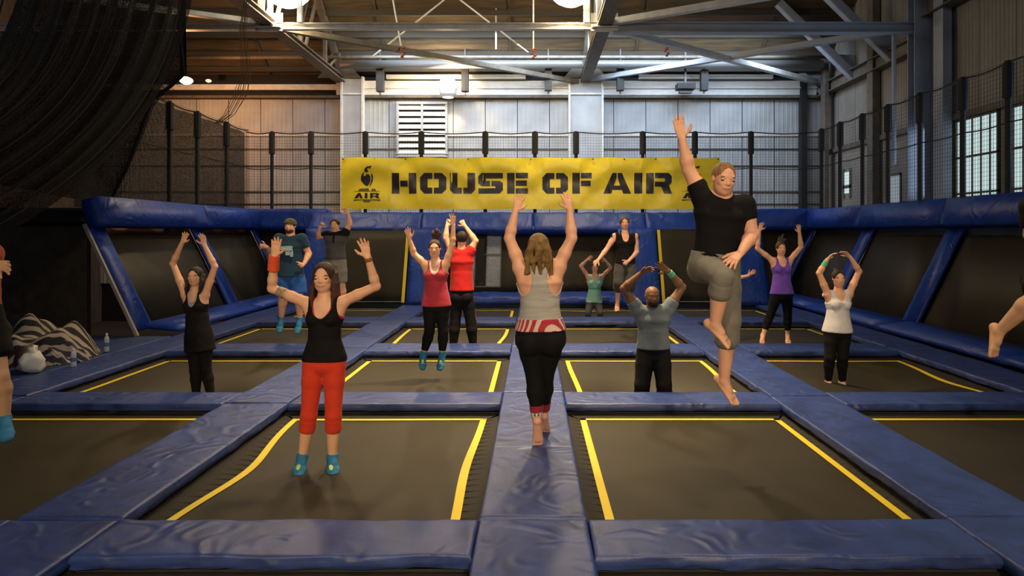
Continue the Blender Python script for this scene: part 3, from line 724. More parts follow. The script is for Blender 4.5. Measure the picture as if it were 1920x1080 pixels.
rp = [7.85*FPX/(px-1000)-4.0 for px in (1890, 1805, 1725, 1665, 1617, 1575, 1540)]
net('safety_net', (7.85, 4.0, 0), (7.85, yb_, 0), 2.2, 4.58, 'black safety net on posts along the right wall in front of the windows', posts=rp)
lp = [7.85*FPX/(1000-px)-11.0 for px in (318, 370, 425)]
net('safety_net', (-7.85, 11.0, 0), (-7.85, yb_, 0), 2.2, 4.58, 'black safety net on posts above the left slanted wall', posts=lp, pitch=.045)
sheet = MB(); vs = [(-7.9+.04*math.sin(i*.9), 11.0+6.6*i/40, 2.2+(4.5-2.2)*j/4) for j in range(5) for i in range(41)]
sheet.add(vs, [(j*41+i, j*41+i+1, (j+1)*41+i+1, (j+1)*41+i) for j in range(4) for i in range(40)])
left_net = [o for o in S.objects if o.get('label', '').startswith('black safety net on posts above the left')][0]

# big dark net gathered into a swag at the upper left
sw = empty('gathered_net', (-6, 8, 6), 'huge black gathered netting swag hanging across the upper left corner', 'net')
def bez(p, t):
    n = len(p)-1; r = Vector((0, 0, 0))
    for i, q in enumerate(p): r += Vector(q)*(math.comb(n, i)*(1-t)**(n-i)*t**i)
    return r
def strand(u):   # u 0..1 from inner (upper left) to outer (right) edge
    Y = 7.6+1.2*u
    top = PX(40+322*u, -90, Y); e = PX(-90, 150+330*u, Y-1.3)
    m1 = PX(20+330*u, 60+60*u, Y-.1); m2 = PX(-10+290*u, 130+170*u, Y-.6)
    return [top, m1, m2, e]
NU, NV = 90, 26
m = MB(); vs = []
for i in range(NU+1):
    u = i/NU; st = strand(u)
    for j in range(NV+1):
        p = bez(st, j/NV)
        fold = .10*math.sin(u*58+1.5*math.sin(j*.12))+.05*math.sin(u*131+j*.08)
        vs.append(p+Vector((.02*math.sin(u*90), fold, 0)))
m.add(vs, [(i*(NV+1)+j, i*(NV+1)+j+1, (i+1)*(NV+1)+j+1, (i+1)*(NV+1)+j) for i in range(NU) for j in range(NV)])
def netmat(name, col, scale, cover):
    mt = bpy.data.materials.new(name); mt.use_nodes = True; nt = mt.node_tree; b = nt.nodes['Principled BSDF']
    b.inputs['Base Color'].default_value = tuple(col)+(1,); b.inputs['Roughness'].default_value = .85
    g = nt.nodes.new('ShaderNodeNewGeometry'); n = nt.nodes.new('ShaderNodeTexNoise'); n.inputs['Scale'].default_value = scale; n.inputs['Detail'].default_value = 2
    nt.links.new(g.outputs['Position'], n.inputs['Vector'])
    r = nt.nodes.new('ShaderNodeMapRange'); r.inputs[1].default_value = .4; r.inputs[2].default_value = .6; r.inputs[3].default_value = max(0, cover-.25); r.inputs[4].default_value = min(1, cover+.25)
    nt.links.new(n.outputs[0], r.inputs[0]); nt.links.new(r.outputs[0], b.inputs['Alpha'])
    return mt
sheet.build('netting', netmat('side_netting', (.018, .013, .009), 70, .88), left_net)
m.build('netting', netmat('dense_net', (.016, .013, .011), 60, .93), sw, smooth=True)
ropes = MB()
for i in range(16):
    u = (i+.5*math.sin(i*7.7))/15.5; st = strand(max(0, min(1, u)))
    ropes.tube([bez(st, j/22)+Vector((0, -.13+.02*math.sin(i), .0)) for j in range(23)], .006+.005*(i % 3 == 0), 5)
ropes.build('gather_cord', mat('cord_grey', (.022, .019, .017), .8), sw, kind='stuff', smooth=True)
# loose corner of net hanging right of it, and a slim gathered tail
hn = empty('hanging_net', PX(400, 200, 11.5), 'thin brown net hanging loosely beside the orange lamp', 'net')
m = MB()
path = [(465, -30), (455, 60), (462, 130), (452, 175), (430, 215), (408, 232)]
for k in range(9):
    off = (k-4)*.035
    pts = []
    for (i, (px, py)) in enumerate(path):
        w = [.3, .5, .7, 1, .8, .5][i]
        pts.append(PX(px, py, 13.2)+Vector((off*w, .03*math.sin(k*2), 0)))
    m.tube(pts, .006, 4)
m.build('tail', mat('net_brown', (.16, .11, .07), .9), hn)
m = MB()
for k in range(34):   # near vertical cords of the loose sheet
    u = k/33
    m.tube([PX(335+12*u, -20, 12.2), PX(338+12*u+100*u*.0, 140, 12.2)], .003, 3)
def tri(u, v):
    a, b, c = PX(338, 60, 12.0), PX(348, 142, 12.0), PX(210, 400, 12.0)
    return a*(1-u)+(b*(1-v)+c*v)*u
for k in range(26):
    m.tube([tri(1, k/25), tri(.0, k/25)+Vector((-.9, 0, -.4))], .004, 3)
m.tube([PX(335, 40, 12), PX(345, 140, 12), PX(322, 160, 12), PX(285, 188, 12), PX(262, 250, 12), PX(240, 310, 12), PX(205, 380, 12)], .035, 6)
m.build('edge_rope', M_ROPE, hn, kind='stuff')
m = MB(); n = 14; vs = []
for j in range(n+1):
    for i in range(n+1):
        u, v = i/n, j/n
        r_ = [(345, 20), (342, 140), (283, 192), (262, 250), (238, 312), (195, 385)]; q = v*5; k = min(4, int(q)); f_ = q-k
        rx, ry = r_[k][0]+(r_[k+1][0]-r_[k][0])*f_, r_[k][1]+(r_[k+1][1]-r_[k][1])*f_
        vs.append(PX(rx*(1-u)+(-80)*u, ry*(1-u)+(ry*.7+60)*u, 12.0-2.2*u)+Vector((0, .12*math.sin(u*22+v*3), 0)))
m.add(vs, [(j*(n+1)+i, j*(n+1)+i+1, (j+1)*(n+1)+i+1, (j+1)*(n+1)+i) for j in range(n) for i in range(n)])
m.build('netting', netmat('fine_net', (.014, .011, .009), 50, .78), hn, smooth=True)

# ---------------------------------------------------------------- yellow banner
BY = 17.0
bn = empty('banner', PX(996, 345, BY), 'long yellow vinyl banner lettered HOUSE OF AIR across the back', 'banner')
bx0, bx1 = PX(640, 0, BY).x, PX(1350, 0, BY).x; bz0, bz1 = PX(0, 392, BY).z, PX(0, 296, BY).z
def wave(x, z):
    u = (x-bx0)/(bx1-bx0); v = (z-bz0)/(bz1-bz0)
    w = 0
    # swags hanging between the eyelets
    for k in range(6):
        c = (k+.5)/6; t = (u-c)*6
        if abs(t) < .75: w += .034*math.sin(9*(v+1.1*t*t))*math.exp(-t*t*2)*(.35+v)
    return BY-.03-w-.012*math.sin(x*3.1+z)
NX, NZ = 240, 34
m = MB()
m.add([(bx0+(bx1-bx0)*i/NX, wave(bx0+(bx1-bx0)*i/NX, bz0+(bz1-bz0)*j/NZ), bz0+(bz1-bz0)*j/NZ+.012*math.sin(i*.16)*(j/NZ)) for j in range(NZ+1) for i in range(NX+1)],
      [(j*(NX+1)+i, j*(NX+1)+i+1, (j+1)*(NX+1)+i+1, (j+1)*(NX+1)+i) for j in range(NZ) for i in range(NX)])
m.build('sheet', mat('yellow_vinyl', (.80, .64, .035), .33, bump=.15, bscale=3, stretch=(1, 1, 1.5), var=.05, bdist=.03), bn, smooth=True)
M_INK = mat('black_ink', (.018, .016, .022), .35)
def poly(pts, name, parent=bn, m_=None):
    """flat print: ngon cut into thin vertical slices that follow the sheet (pts in photograph-measured banner units)"""
    P = [Vector((PX(a, 0, BY).x, 0, PX(0, b, BY).z)) for a, b in pts]
    mb = MB(); xs = sorted(set([p.x for p in P])); x0, x1 = xs[0], xs[-1]
    n = max(1, int((x1-x0)/.04)); cuts = sorted(set(xs+[x0+(x1-x0)*i/n for i in range(n+1)]))
    for i in range(len(cuts)-1):
        xa, xb = cuts[i]+1e-6, cuts[i+1]-1e-6
        if xb-xa < 1e-5: continue
        def spans(x):
            zs = []
            for k in range(len(P)):
                p, q = P[k], P[(k+1) % len(P)]
                if (p.x-x)*(q.x-x) < 0: zs.append(p.z+(q.z-p.z)*(x-p.x)/(q.x-p.x))
            return sorted(zs)
        sa, sb = spans(xa), spans(xb)
        for k in range(0, min(len(sa), len(sb))-1, 2):
            nz = max(1, int((sa[k+1]-sa[k])/.05))
            for q in range(nz):
                a0, a1 = sa[k]+(sa[k+1]-sa[k])*q/nz, sa[k]+(sa[k+1]-sa[k])*(q+1)/nz
                b0, b1 = sb[k]+(sb[k+1]-sb[k])*q/nz, sb[k]+(sb[k+1]-sb[k])*(q+1)/nz
                mb.add([(xa, wave(xa, a0)-.006, a0), (xb, wave(xb, b0)-.006, b0), (xb, wave(xb, b1)-.006, b1), (xa, wave(xa, a1)-.006, a1)], [(0,1,2,3)])
    return mb.build(name, m_ or M_INK, parent, smooth=True)
T, B = 324.5, 363
def R(x0, x1, y0, y1): return [(x0, y0), (x1, y0), (x1, y1), (x0, y1)]
s = 14   # stroke px
def H(x0, x1): return [R(x0, x0+s, T, B), R(x1-s, x1, T, B), R(x0+s+2, x1-s-2, 339, 350)]
def O(x0, x1, gap=(1, 1)):
    xm = (x0+x1)/2; c = 8
    return [[(x0, T+c), (x0+c, T), (xm-1.5, T), (xm-1.5, T+11), (x0+s, T+11), (x0+s, B-11), (xm-1.5, B-11), (xm-1.5, B), (x0+c, B), (x0, B-c)],
            [(x1, T+c), (x1-c, T), (xm+1.5, T), (xm+1.5, T+11), (x1-s, T+11), (x1-s, B-11), (xm+1.5, B-11), (xm+1.5, B), (x1-c, B), (x1, B-c)]]
def U(x0, x1):
    xm = (x0+x1)/2; c = 7
    return [[(x0, T), (x0+s, T), (x0+s, B-11), (xm-1.5, B-11), (xm-1.5, B), (x0+c, B), (x0, B-c)], [(x1, T), (x1-s, T), (x1-s, B-11), (xm+1.5, B-11), (xm+1.5, B), (x1-c, B), (x1, B-c)]]
def S_(x0, x1):
    xm = (x0+x1)/2; c = 6
    return [[(x1, T), (x0+c, T), (x0, T+c), (x0, 344), (x0+c, 349), (xm-1, 349), (xm-1, 339), (x0+s, 339), (x0+s, T+10), (x1, T+10)],
            [(xm+1.5, 339), (x1-c, 339), (x1, 343), (x1, B-c), (x1-c, B), (x0, B), (x0, B-10), (x1-s, B-10), (x1-s, 349), (xm+1.5, 349)]]
def E_(x0, x1): return [R(x0, x0+s, T, B), R(x0+s+2, x1, T, T+10), R(x0+s+2, x1-2, 338.5, 348.5), R(x0+s+2, x1, B-10, B)]
def F_(x0, x1): return [R(x0, x0+s, T, B), R(x0+s+2, x1, T, T+10), R(x0+s+2, x1-2, 339, 349)]
def A_(x0, x1):
    xm = (x0+x1)/2
    return [[(x0, B), (x0+17, T), (xm-1, T), (xm-1, T+9), (x0+15, B)], [(x1, B), (x1-17, T), (xm+1, T), (xm+1, T+9), (x1-15, B)], R(x0+18, x1-18, 348, 356)]
def I_(x0, x1): return [R(x0, x1, T, B)]
def R_(x0, x1):
    return [R(x0, x0+s, T, B), [(x0+s+2, T), (x1-6, T), (x1, T+6), (x1, 342), (x1-5, 348), (x1, B), (x1-14, B), (x1-20, 350), (x0+s+2, 350), (x0+s+2, 341), (x1-13, 341), (x1-13, T+10), (x0+s+2, T+10)]]
for fn, a, b, nm in ((H, 735, 781, 'h'), (O, 788, 837, 'o'), (U, 844, 891, 'u'), (S_, 897, 943, 's'), (E_, 951, 990, 'e'), (O, 1017, 1065, 'o'), (F_, 1073, 1109, 'f'), (A_, 1131, 1183, 'a'), (I_, 1189, 1204, 'i'), (R_, 1211, 1259, 'r')):
    for p in fn(a, b): poly(p, 'letter')
def emblem(cx):
    def sh(pts): return [(x+cx, y) for x, y in pts]
    poly(sh([(-3, 330), (0, 325), (1, 335), (0, 347), (-3, 348), (-8, 344), (-12, 338), (-11, 330), (-8, 325), (-5, 323), (-7, 330)]), 'emblem')
    poly(sh([(-1, 350), (-4, 345), (-4, 332), (-1, 327), (3, 327), (6, 331), (6, 339), (3, 346)]), 'emblem')
    poly(sh([(7, 327), (9, 326), (11, 331), (10, 340), (6, 348), (3, 351), (7, 341), (8, 333)]), 'emblem')
    poly(sh([(-5, 322), (-4, 316), (0, 313), (9, 311), (6, 317), (3, 315), (0, 317), (3, 321), (-1, 324)]), 'emblem')
    M2 = mat('faded_ink', (.12, .10, .03), .4)
    poly(sh([(-17, 358), (-14, 354), (2, 353), (5, 358)]), 'emblem', m_=M2); poly(sh([(8, 358), (9, 354), (15, 354), (17, 358)]), 'emblem', m_=M2)
    poly(sh([(-24, 358.6), (24, 358.6), (24, 359.4), (-24, 359.4)]), 'emblem', m_=M2)
    t0, b0 = 362, 372
    for p in ([(-24, b0), (-17, t0), (-12, t0), (-8, b0), (-13, b0), (-14.5, 367), (-17, b0)], R(-4, 1, t0, b0), R(6, 11, t0, b0),
              [(11, t0), (20, t0), (23, 364), (21, 368), (24, b0), (18, b0), (15, 369), (11, 369), (11, 367), (17, 367), (17, 364.5), (11, 364.5)]):
        poly(sh(p), 'emblem')
    poly(sh([(-25, 374), (25, 374), (25, 377), (12, 375.6), (-12, 375.6), (-25, 377)]), 'emblem', m_=M2)
    poly(sh([(-8, 376), (8, 376), (5, 379), (-5, 379)]), 'emblem', m_=M2)
emblem(689); emblem(1303)
for i in range(13):
    x = bx0+.06+(bx1-bx0-.12)*i/12
    MB().lathe((x, BY-.05, bz1-.04), [(.008, 0), (.008, -.006), (.022, -.006), (.022, 0)], 12, axis='y').build('eyelet', M_STEEL, bn)
    MB().tube([(x, BY-.05, bz1-.04), (x, 17.60, bz1-.0)], .006, 4).build('tie_cord', M_ROPE, bn)

# ---------------------------------------------------------------- blankets and odds on the left mat
def heap(cx, cy, rx, ry, h, seed, name, lab, m, cat):
    mb = MB(); n = 40; vs = []
    for j in range(n+1):
        for i in range(n+1):
            u, v = i/n*2-1, j/n*2-1
            r = math.sqrt(u*u+v*v)
            z = h*max(0, 1-r**2.2)*(.65+.5*noise.noise(Vector((u*1.8+seed, v*1.8, 0))))+.05*noise.noise(Vector((u*6, v*6, seed)))*(1 if r < 1 else 0)
            vs.append((cx+u*rx*(1+.1*noise.noise(Vector((v*2, seed, 0)))), cy+v*ry*(1+.1*noise.noise(Vector((u*2, seed, 4)))), max(.0, z)+.004))
    fs = [(j*(n+1)+i, j*(n+1)+i+1, (j+1)*(n+1)+i+1, (j+1)*(n+1)+i) for j in range(n) for i in range(n) if ((i+.5)/n*2-1)**2+((j+.5)/n*2-1)**2 < 1.0]
    mb.add(vs, fs); return mb.build(name, m, label=lab, cat=cat, origin=(cx, cy, 0), smooth=True)
def stripes(name, c1, c2, scale, ang):
    mt = bpy.data.materials.new(name); mt.use_nodes = True; nt = mt.node_tree; b = nt.nodes['Principled BSDF']; b.inputs['Roughness'].default_value = .9
    tc = nt.nodes.new('ShaderNodeTexCoord'); mp = nt.nodes.new('ShaderNodeMapping'); mp.inputs['Rotation'].default_value = (0, 0, ang)
    w = nt.nodes.new('ShaderNodeTexWave'); w.inputs['Scale'].default_value = scale; w.inputs['Distortion'].default_value = .15
    cr = nt.nodes.new('ShaderNodeValToRGB'); cr.color_ramp.interpolation = 'CONSTANT'
    cr.color_ramp.elements[0].color = tuple(c1)+(1,); cr.color_ramp.elements[1].position = .55; cr.color_ramp.elements[1].color = tuple(c2)+(1,)
    nt.links.new(tc.outputs['Object'], mp.inputs[0]); nt.links.new(mp.outputs[0], w.inputs['Vector']); nt.links.new(w.outputs[0], cr.inputs[0]); nt.links.new(cr.outputs[0], b.inputs['Base Color'])
    return mt
heap(-6.9, 9.05, .62, .7, .78, 1.3, 'striped_blanket', 'heap of black and cream striped blankets on the left mat', stripes('blanket_stripes', (.014, .012, .013), (.36, .30, .24), 2.6, .9), 'blanket')
heap(-6.55, 8.75, .42, .35, .30, 5.1, 'striped_towel', 'low striped towel in front of the blanket heap', stripes('towel_stripes', (.02, .02, .05), (.3, .26, .23), 3.2, 1.3), 'towel')
heap(-8.6, 10.2, 1.1, .6, .55, 8.1, 'dark_duffel', 'dark bag behind the striped blankets', mat('dark_cloth', (.015, .015, .02), .9, bump=.5, bscale=8), 'bag')
m = MB().lathe((-6.30, 8.05, .005), [(0, 0), (.10, 0), (.125, .06), (.12, .18), (.09, .26), (.045, .32), (.06, .37), (.0, .38)], 32)
m.v = [(-6.3+(x+6.3)*(.95+.9*noise.noise(Vector((x*9, y*9, z*7))))+.04*noise.noise(Vector((z*14, y*5, 2)))+.12*max(0, z-.2), 8.05+(y-8.05)*(.9+.8*noise.noise(Vector((x*8, z*11, 5)))), z*(.86+.25*noise.noise(Vector((x*12, y*12, 1))))) for x, y, z in m.v]
m.build('plastic_bag', mat('white_plastic_bag', (.7, .69, .64), .5, bump=.8, bscale=12), label='crumpled white plastic bag in front of the blankets', cat='bag', origin=(-6.3, 8.05, 0), smooth=True)
def bottle(x, y, h, lab):
    o = empty('water_bottle', (x, y, 0), lab, 'bottle')
    MB().lathe((x, y, .004), [(0, 0), (.032, 0), (.034, .02), (.031, .5*h), (.034, .6*h), (.03, .78*h), (.013, .88*h), (.013, .93*h), (0, .93*h)], 14).build('bottle_body', mat('clear_bottle', (.35, .42, .5), .1, spec=.8), o, smooth=True)
    MB().lathe((x, y, .004+.93*h), [(0, 0), (.015, 0), (.015, .07*h), (0, .07*h)], 10).build('cap', M_WHITE, o)
    MB().lathe((x, y, .004), [(.0335, .3*h), (.035, .31*h), (.035, .5*h), (.0335, .51*h)], 14).build('band', mat('blue_label', (.05, .12, .3), .5), o)
bottle(-6.28, 9.42, .27, 'clear water bottle standing alone on the left mat')
bottle(-6.0, 8.05+.3, .24, 'small clear water bottle standing beside the striped towel')
MB().lathe((-6.52, 8.2, .0), [(0, 0), (.09, .01), (.12, .1), (.09, .24), (.05, .3), (0, .31)], 14).build('brown_bag', mat('brown_leather', (.06, .018, .012), .7, bump=.5), label='small dark red-brown bag left of the white plastic bag', cat='bag', origin=(-6.52, 8.2, 0), smooth=True)

# ---------------------------------------------------------------- people: smooth implicit surfaces turned into one mesh
def V3(v): return np.array([v[0], v[1], v[2]], dtype=np.float64)
def nz(v): v = np.asarray(v, float); return v/max(1e-9, np.linalg.norm(v))
class Cap:
    def __init__(s, a, b, ra, rb, k=.02, flat=False, flata=False): s.a, s.b, s.ra, s.rb, s.k, s.flat, s.flata = V3(a), V3(b), ra, rb, k, flat, flata
    def bb(s, e=0):
        r = max(s.ra, s.rb)+e; return np.minimum(s.a, s.b)-r, np.maximum(s.a, s.b)+r
    def d(s, X, Y, Z):
        ab = s.b-s.a; L2 = max(1e-12, ab@ab)
        px, py, pz = X-s.a[0], Y-s.a[1], Z-s.a[2]
        t0 = (px*ab[0]+py*ab[1]+pz*ab[2])/L2; t = np.clip(t0, 0, 1)
        D = np.sqrt((px-t*ab[0])**2+(py-t*ab[1])**2+(pz-t*ab[2])**2)-(s.ra+(s.rb-s.ra)*t)
        L = math.sqrt(L2)
        if s.flat: D = np.maximum(D, (t0-1)*L)
        if s.flata: D = np.maximum(D, -t0*L)
        return D
class Ell:
    """elliptic capsule: a->b, side vector, (w,d) half widths at both ends, c = end rounding length"""
    def __init__(s, a, b, side, wa, wb, c=None, k=.03):
        s.a, s.b = V3(a), V3(b); s.k = k; ab = s.b-s.a
        s.up = nz(ab) if np.linalg.norm(ab) > 1e-5 else np.array([0, 0, 1.])
        sd = V3(side); sd = sd-s.up*(sd@s.up); s.sd = nz(sd); s.fr = np.cross(s.up, s.sd)
        s.wa, s.wb = wa, wb; s.c = c if c else min(min(wa), min(wb))
    def bb(s, e=0):
        r = max(max(s.wa), max(s.wb), s.c)+e; return np.minimum(s.a, s.b)-r, np.maximum(s.a, s.b)+r
    def d(s, X, Y, Z):
        ab = s.b-s.a; L = np.linalg.norm(ab)
        px, py, pz = X-s.a[0], Y-s.a[1], Z-s.a[2]
        h = px*s.up[0]+py*s.up[1]+pz*s.up[2]; t = np.clip(h/max(L, 1e-6), 0, 1)
        r = h-t*L; u = px*s.sd[0]+py*s.sd[1]+pz*s.sd[2]; v = px*s.fr[0]+py*s.fr[1]+pz*s.fr[2]
        w = s.wa[0]+(s.wb[0]-s.wa[0])*t; dd = s.wa[1]+(s.wb[1]-s.wa[1])*t
        q = np.sqrt((u/w)**2+(v/dd)**2+(r/s.c)**2)+1e-6; n = np.sqrt(u*u+v*v+r*r)
        return np.where(q < .3, -.7*np.minimum(w, dd), n*(1-1/q))
class Bal:
    """ellipsoid: centre and three axis vectors with their radii"""
    def __init__(s, c, axes, radii, k=.02): s.c0 = V3(c); s.ax = [nz(a) for a in axes]; s.r = radii; s.k = k
    def bb(s, e=0): r = max(s.r)+e; return s.c0-r, s.c0+r
    def d(s, X, Y, Z):
        px, py, pz = X-s.c0[0], Y-s.c0[1], Z-s.c0[2]; q = 0
        for a, r in zip(s.ax, s.r): q = q+((px*a[0]+py*a[1]+pz*a[2])/r)**2
        q = np.sqrt(q)+1e-6; n = np.sqrt(px*px+py*py+pz*pz)
        return np.where(q < .3, -.7*min(s.r), n*(1-1/q))
def surface(prims, vox, cuts=(), subs=(), smooth=1, tex=None):
    lo = np.min([p.bb()[0] for p in prims], 0)-3*vox; hi = np.max([p.bb()[1] for p in prims], 0)+3*vox
    N = np.ceil((hi-lo)/vox).astype(int)+1
    ax = [(lo[i]+vox*np.arange(N[i])).astype(np.float32) for i in range(3)]
    F = np.full(N, .05, np.float32)
    def sub(p, e):
        a, b = p.bb(e); i0 = np.maximum(0, ((a-lo)/vox).astype(int)); i1 = np.minimum(N, ((b-lo)/vox).astype(int)+2)
        if (i1 <= i0).any(): return None
        sl = tuple(slice(i0[q], i1[q]) for q in range(3))
        return sl, ax[0][sl[0]][:, None, None], ax[1][sl[1]][None, :, None], ax[2][sl[2]][None, None, :]
    for p in prims:
        q = sub(p, .03+p.k)
        if q is None: continue
        sl, X, Y, Z = q; d = p.d(X, Y, Z).astype(np.float32); f = F[sl]
        h = np.maximum(p.k-np.abs(f-d), 0)/p.k
        F[sl] = np.minimum(f, d)-h*h*p.k*.25
    if tex is not None:
        F = F+tex(ax[0][:, None, None], ax[1][None, :, None], ax[2][None, None, :]).astype(np.float32)
    for (pt, nrm) in cuts:      # keep the side where (p-pt).nrm < 0
        F = np.maximum(F, ((ax[0][:, None, None]-pt[0])*nrm[0]+(ax[1][None, :, None]-pt[1])*nrm[1]+(ax[2][None, None, :]-pt[2])*nrm[2]).astype(np.float32))
    for p in subs:
        q = sub(p, .02)
        if q is None: continue
        sl, X, Y, Z = q; F[sl] = np.maximum(F[sl], -p.d(X, Y, Z).astype(np.float32))
    F[0] = F[-1] = .05; F[:, 0] = F[:, -1] = .05; F[:, :, 0] = F[:, :, -1] = .05
    I = F < 0
    c = [I[i:N[0]-1+i, j:N[1]-1+j, k:N[2]-1+k] for i in (0, 1) for j in (0, 1) for k in (0, 1)]
    any_, all_ = c[0].copy(), c[0].copy()
    for q in c[1:]: any_ |= q; all_ &= q
    act = any_ & ~all_; idx = np.argwhere(act)
    if len(idx) == 0: return np.zeros((0, 3)), []
    ids = np.full(act.shape, -1, np.int32); ids[act] = np.arange(len(idx))
    vals = {}
    for i in (0, 1):
        for j in (0, 1):
            for k in (0, 1): vals[(i, j, k)] = F[idx[:, 0]+i, idx[:, 1]+j, idx[:, 2]+k]
    acc = np.zeros((len(idx), 3)); cnt = np.zeros(len(idx))
    for a in [(i, j, k) for i in (0, 1) for j in (0, 1) for k in (0, 1)]:
        for q in range(3):
            if a[q]: continue
            b = list(a); b[q] = 1; b = tuple(b); va, vb = vals[a], vals[b]; m = (va < 0) != (vb < 0)
            t = np.where(m, va/np.where(m, va-vb, 1), 0)
            P = np.tile(np.array(a, float), (len(idx), 1)); P[:, q] += t
            acc[m] += P[m]; cnt[m] += 1
    vert = lo+(idx+acc/np.maximum(cnt, 1)[:, None])*vox
    faces = []
    for q in range(3):
        r, s_ = [(1, 2), (2, 0), (0, 1)][q]
        sl0 = [slice(1, n-1) for n in N]; sl1 = list(sl0)
        sl0[q] = slice(0, N[q]-1); sl1[q] = slice(1, N[q])
        A, Bm = I[tuple(sl0)], I[tuple(sl1)]; ch = np.argwhere(A != Bm); fl = A[tuple(ch.T)]
        off = np.array([1, 1, 1]); off[q] = 0; g = ch+off
        def cid(dr, ds):
            h = g.copy(); h[:, r] -= dr; h[:, s_] -= ds; return ids[h[:, 0], h[:, 1], h[:, 2]]
        quad = np.stack([cid(1, 1), cid(0, 1), cid(0, 0), cid(1, 0)], 1)
        quad[~fl] = quad[~fl][:, ::-1]; faces.append(quad)
    faces = np.concatenate(faces)
    faces = faces[(faces >= 0).all(1)]
    for _ in range(smooth):   # relax toward the average of the four-neighbour cell vertices
        s2 = np.zeros_like(vert); n2 = np.zeros(len(vert))
        for a, b in ((0, 1), (1, 2), (2, 3), (3, 0)):
            np.add.at(s2, faces[:, a], vert[faces[:, b]]); np.add.at(n2, faces[:, a], 1)
            np.add.at(s2, faces[:, b], vert[faces[:, a]]); np.add.at(n2, faces[:, b], 1)
        vert = vert*.5+.5*s2/np.maximum(n2, 1)[:, None]
    return vert, faces
def sobj(name, m, parent, res, org):
    vert, faces = res
    me = bpy.data.meshes.new(name); n = len(vert); nf = len(faces)
    me.vertices.add(n); me.vertices.foreach_set('co', (vert-V3(org)).astype(np.float32).ravel())
    me.loops.add(nf*4); me.loops.foreach_set('vertex_index', np.asarray(faces, np.int32).ravel())
    me.polygons.add(nf); me.polygons.foreach_set('loop_start', np.arange(0, nf*4, 4, dtype=np.int32))
    me.polygons.foreach_set('loop_total', np.full(nf, 4, np.int32)); me.polygons.foreach_set('use_smooth', np.ones(nf, bool))
    me.update(calc_edges=True); me.materials.append(m)
    o = bpy.data.objects.new(name, me); S.collection.objects.link(o); o.parent = parent; return o

def skinmat(name, col):
    m = mat(name, col, .5, spec=.35, bump=.12, bscale=60, var=.07, vscale=9, bdist=.004)
    b = m.node_tree.nodes['Principled BSDF']; b.inputs['Subsurface Weight'].default_value = .12; b.inputs['Subsurface Radius'].default_value = (.02, .008, .004)
    return m
SK = {'fair': skinmat('skin_fair', (.74, .41, .26)), 'pink': skinmat('skin_pink', (.78, .42, .29)), 'tan': skinmat('skin_tan', (.60, .34, .2)), 'dark': skinmat('skin_dark', (.20, .10, .055))}
def cloth(name, col, bump=.55, sc=14, var=.1, rough=.85, stretch=None): return mat('cloth_'+name, col, rough, spec=.2, bump=bump, bscale=sc, var=var, vscale=12, bdist=.012, sheen=.1 if max(col) > .05 else 0, stretch=stretch)
def hairm(name, col, hi=None):
    m = mat('hair_'+name, col, .5, spec=.35, bump=1, bscale=55, stretch=(2.4, 2.4, .35), var=.45, vscale=14, bdist=.012)
    return m

def hand_prims(w, d, n, t, L, curl=.25, spread=.16, tcurl=0, k=.008):
    """w wrist, d direction of the fingers, n palm normal, t thumb side; five separate fingers"""
    d = nz(d); n = nz(n-d*(n@d)); t = nz(t-d*(t@d)-n*(t@n)); w = V3(w); P = []
    P.append(Ell(w+d*.06*L, w+d*.44*L, t, (.15*L, .09*L), (.21*L, .075*L), k=.012))
    P.append(Cap(w+d*.12*L+t*.08*L+n*.03*L, w+d*.3*L+t*.13*L+n*.03*L, .075*L, .06*L, k=.012))
    for i, (off, ln) in enumerate(((.155, .46), (.052, .52), (-.052, .48), (-.150, .38))):
        b = w+d*(.46-.03*abs(off-.05)*4)*L+t*off*L
        ang = (off-.0)/.155*spread
        fd = nz(d*math.cos(ang)+t*math.sin(ang)); ax = np.cross(fd, n)
        p = b-fd*.06*L; a = 0; r = .056*L if i < 3 else .048*L
        for q, seg in enumerate((.5, .3, .22)):
            a += curl*(.6, 1.0, .8)[q]*(1+.12*i)
            dd = fd*math.cos(a)+n*math.sin(a); q2 = p+dd*ln*seg*L*(1 if q else 1.12)
            P.append(Cap(p, q2, r, r*.88, k=k)); p = q2; r *= .88
    b = w+d*.16*L+t*.15*L; d1 = nz(d*.62+t*.75+n*.25); p1 = b+d1*.26*L
    d2 = nz(d*(.85-tcurl)+t*(.42-tcurl)+n*(.25+tcurl)); p2 = p1+d2*.2*L
    P += [Cap(b, p1, .075*L, .06*L, k=.01), Cap(p1, p2, .06*L, .048*L, k=k)]
    return P

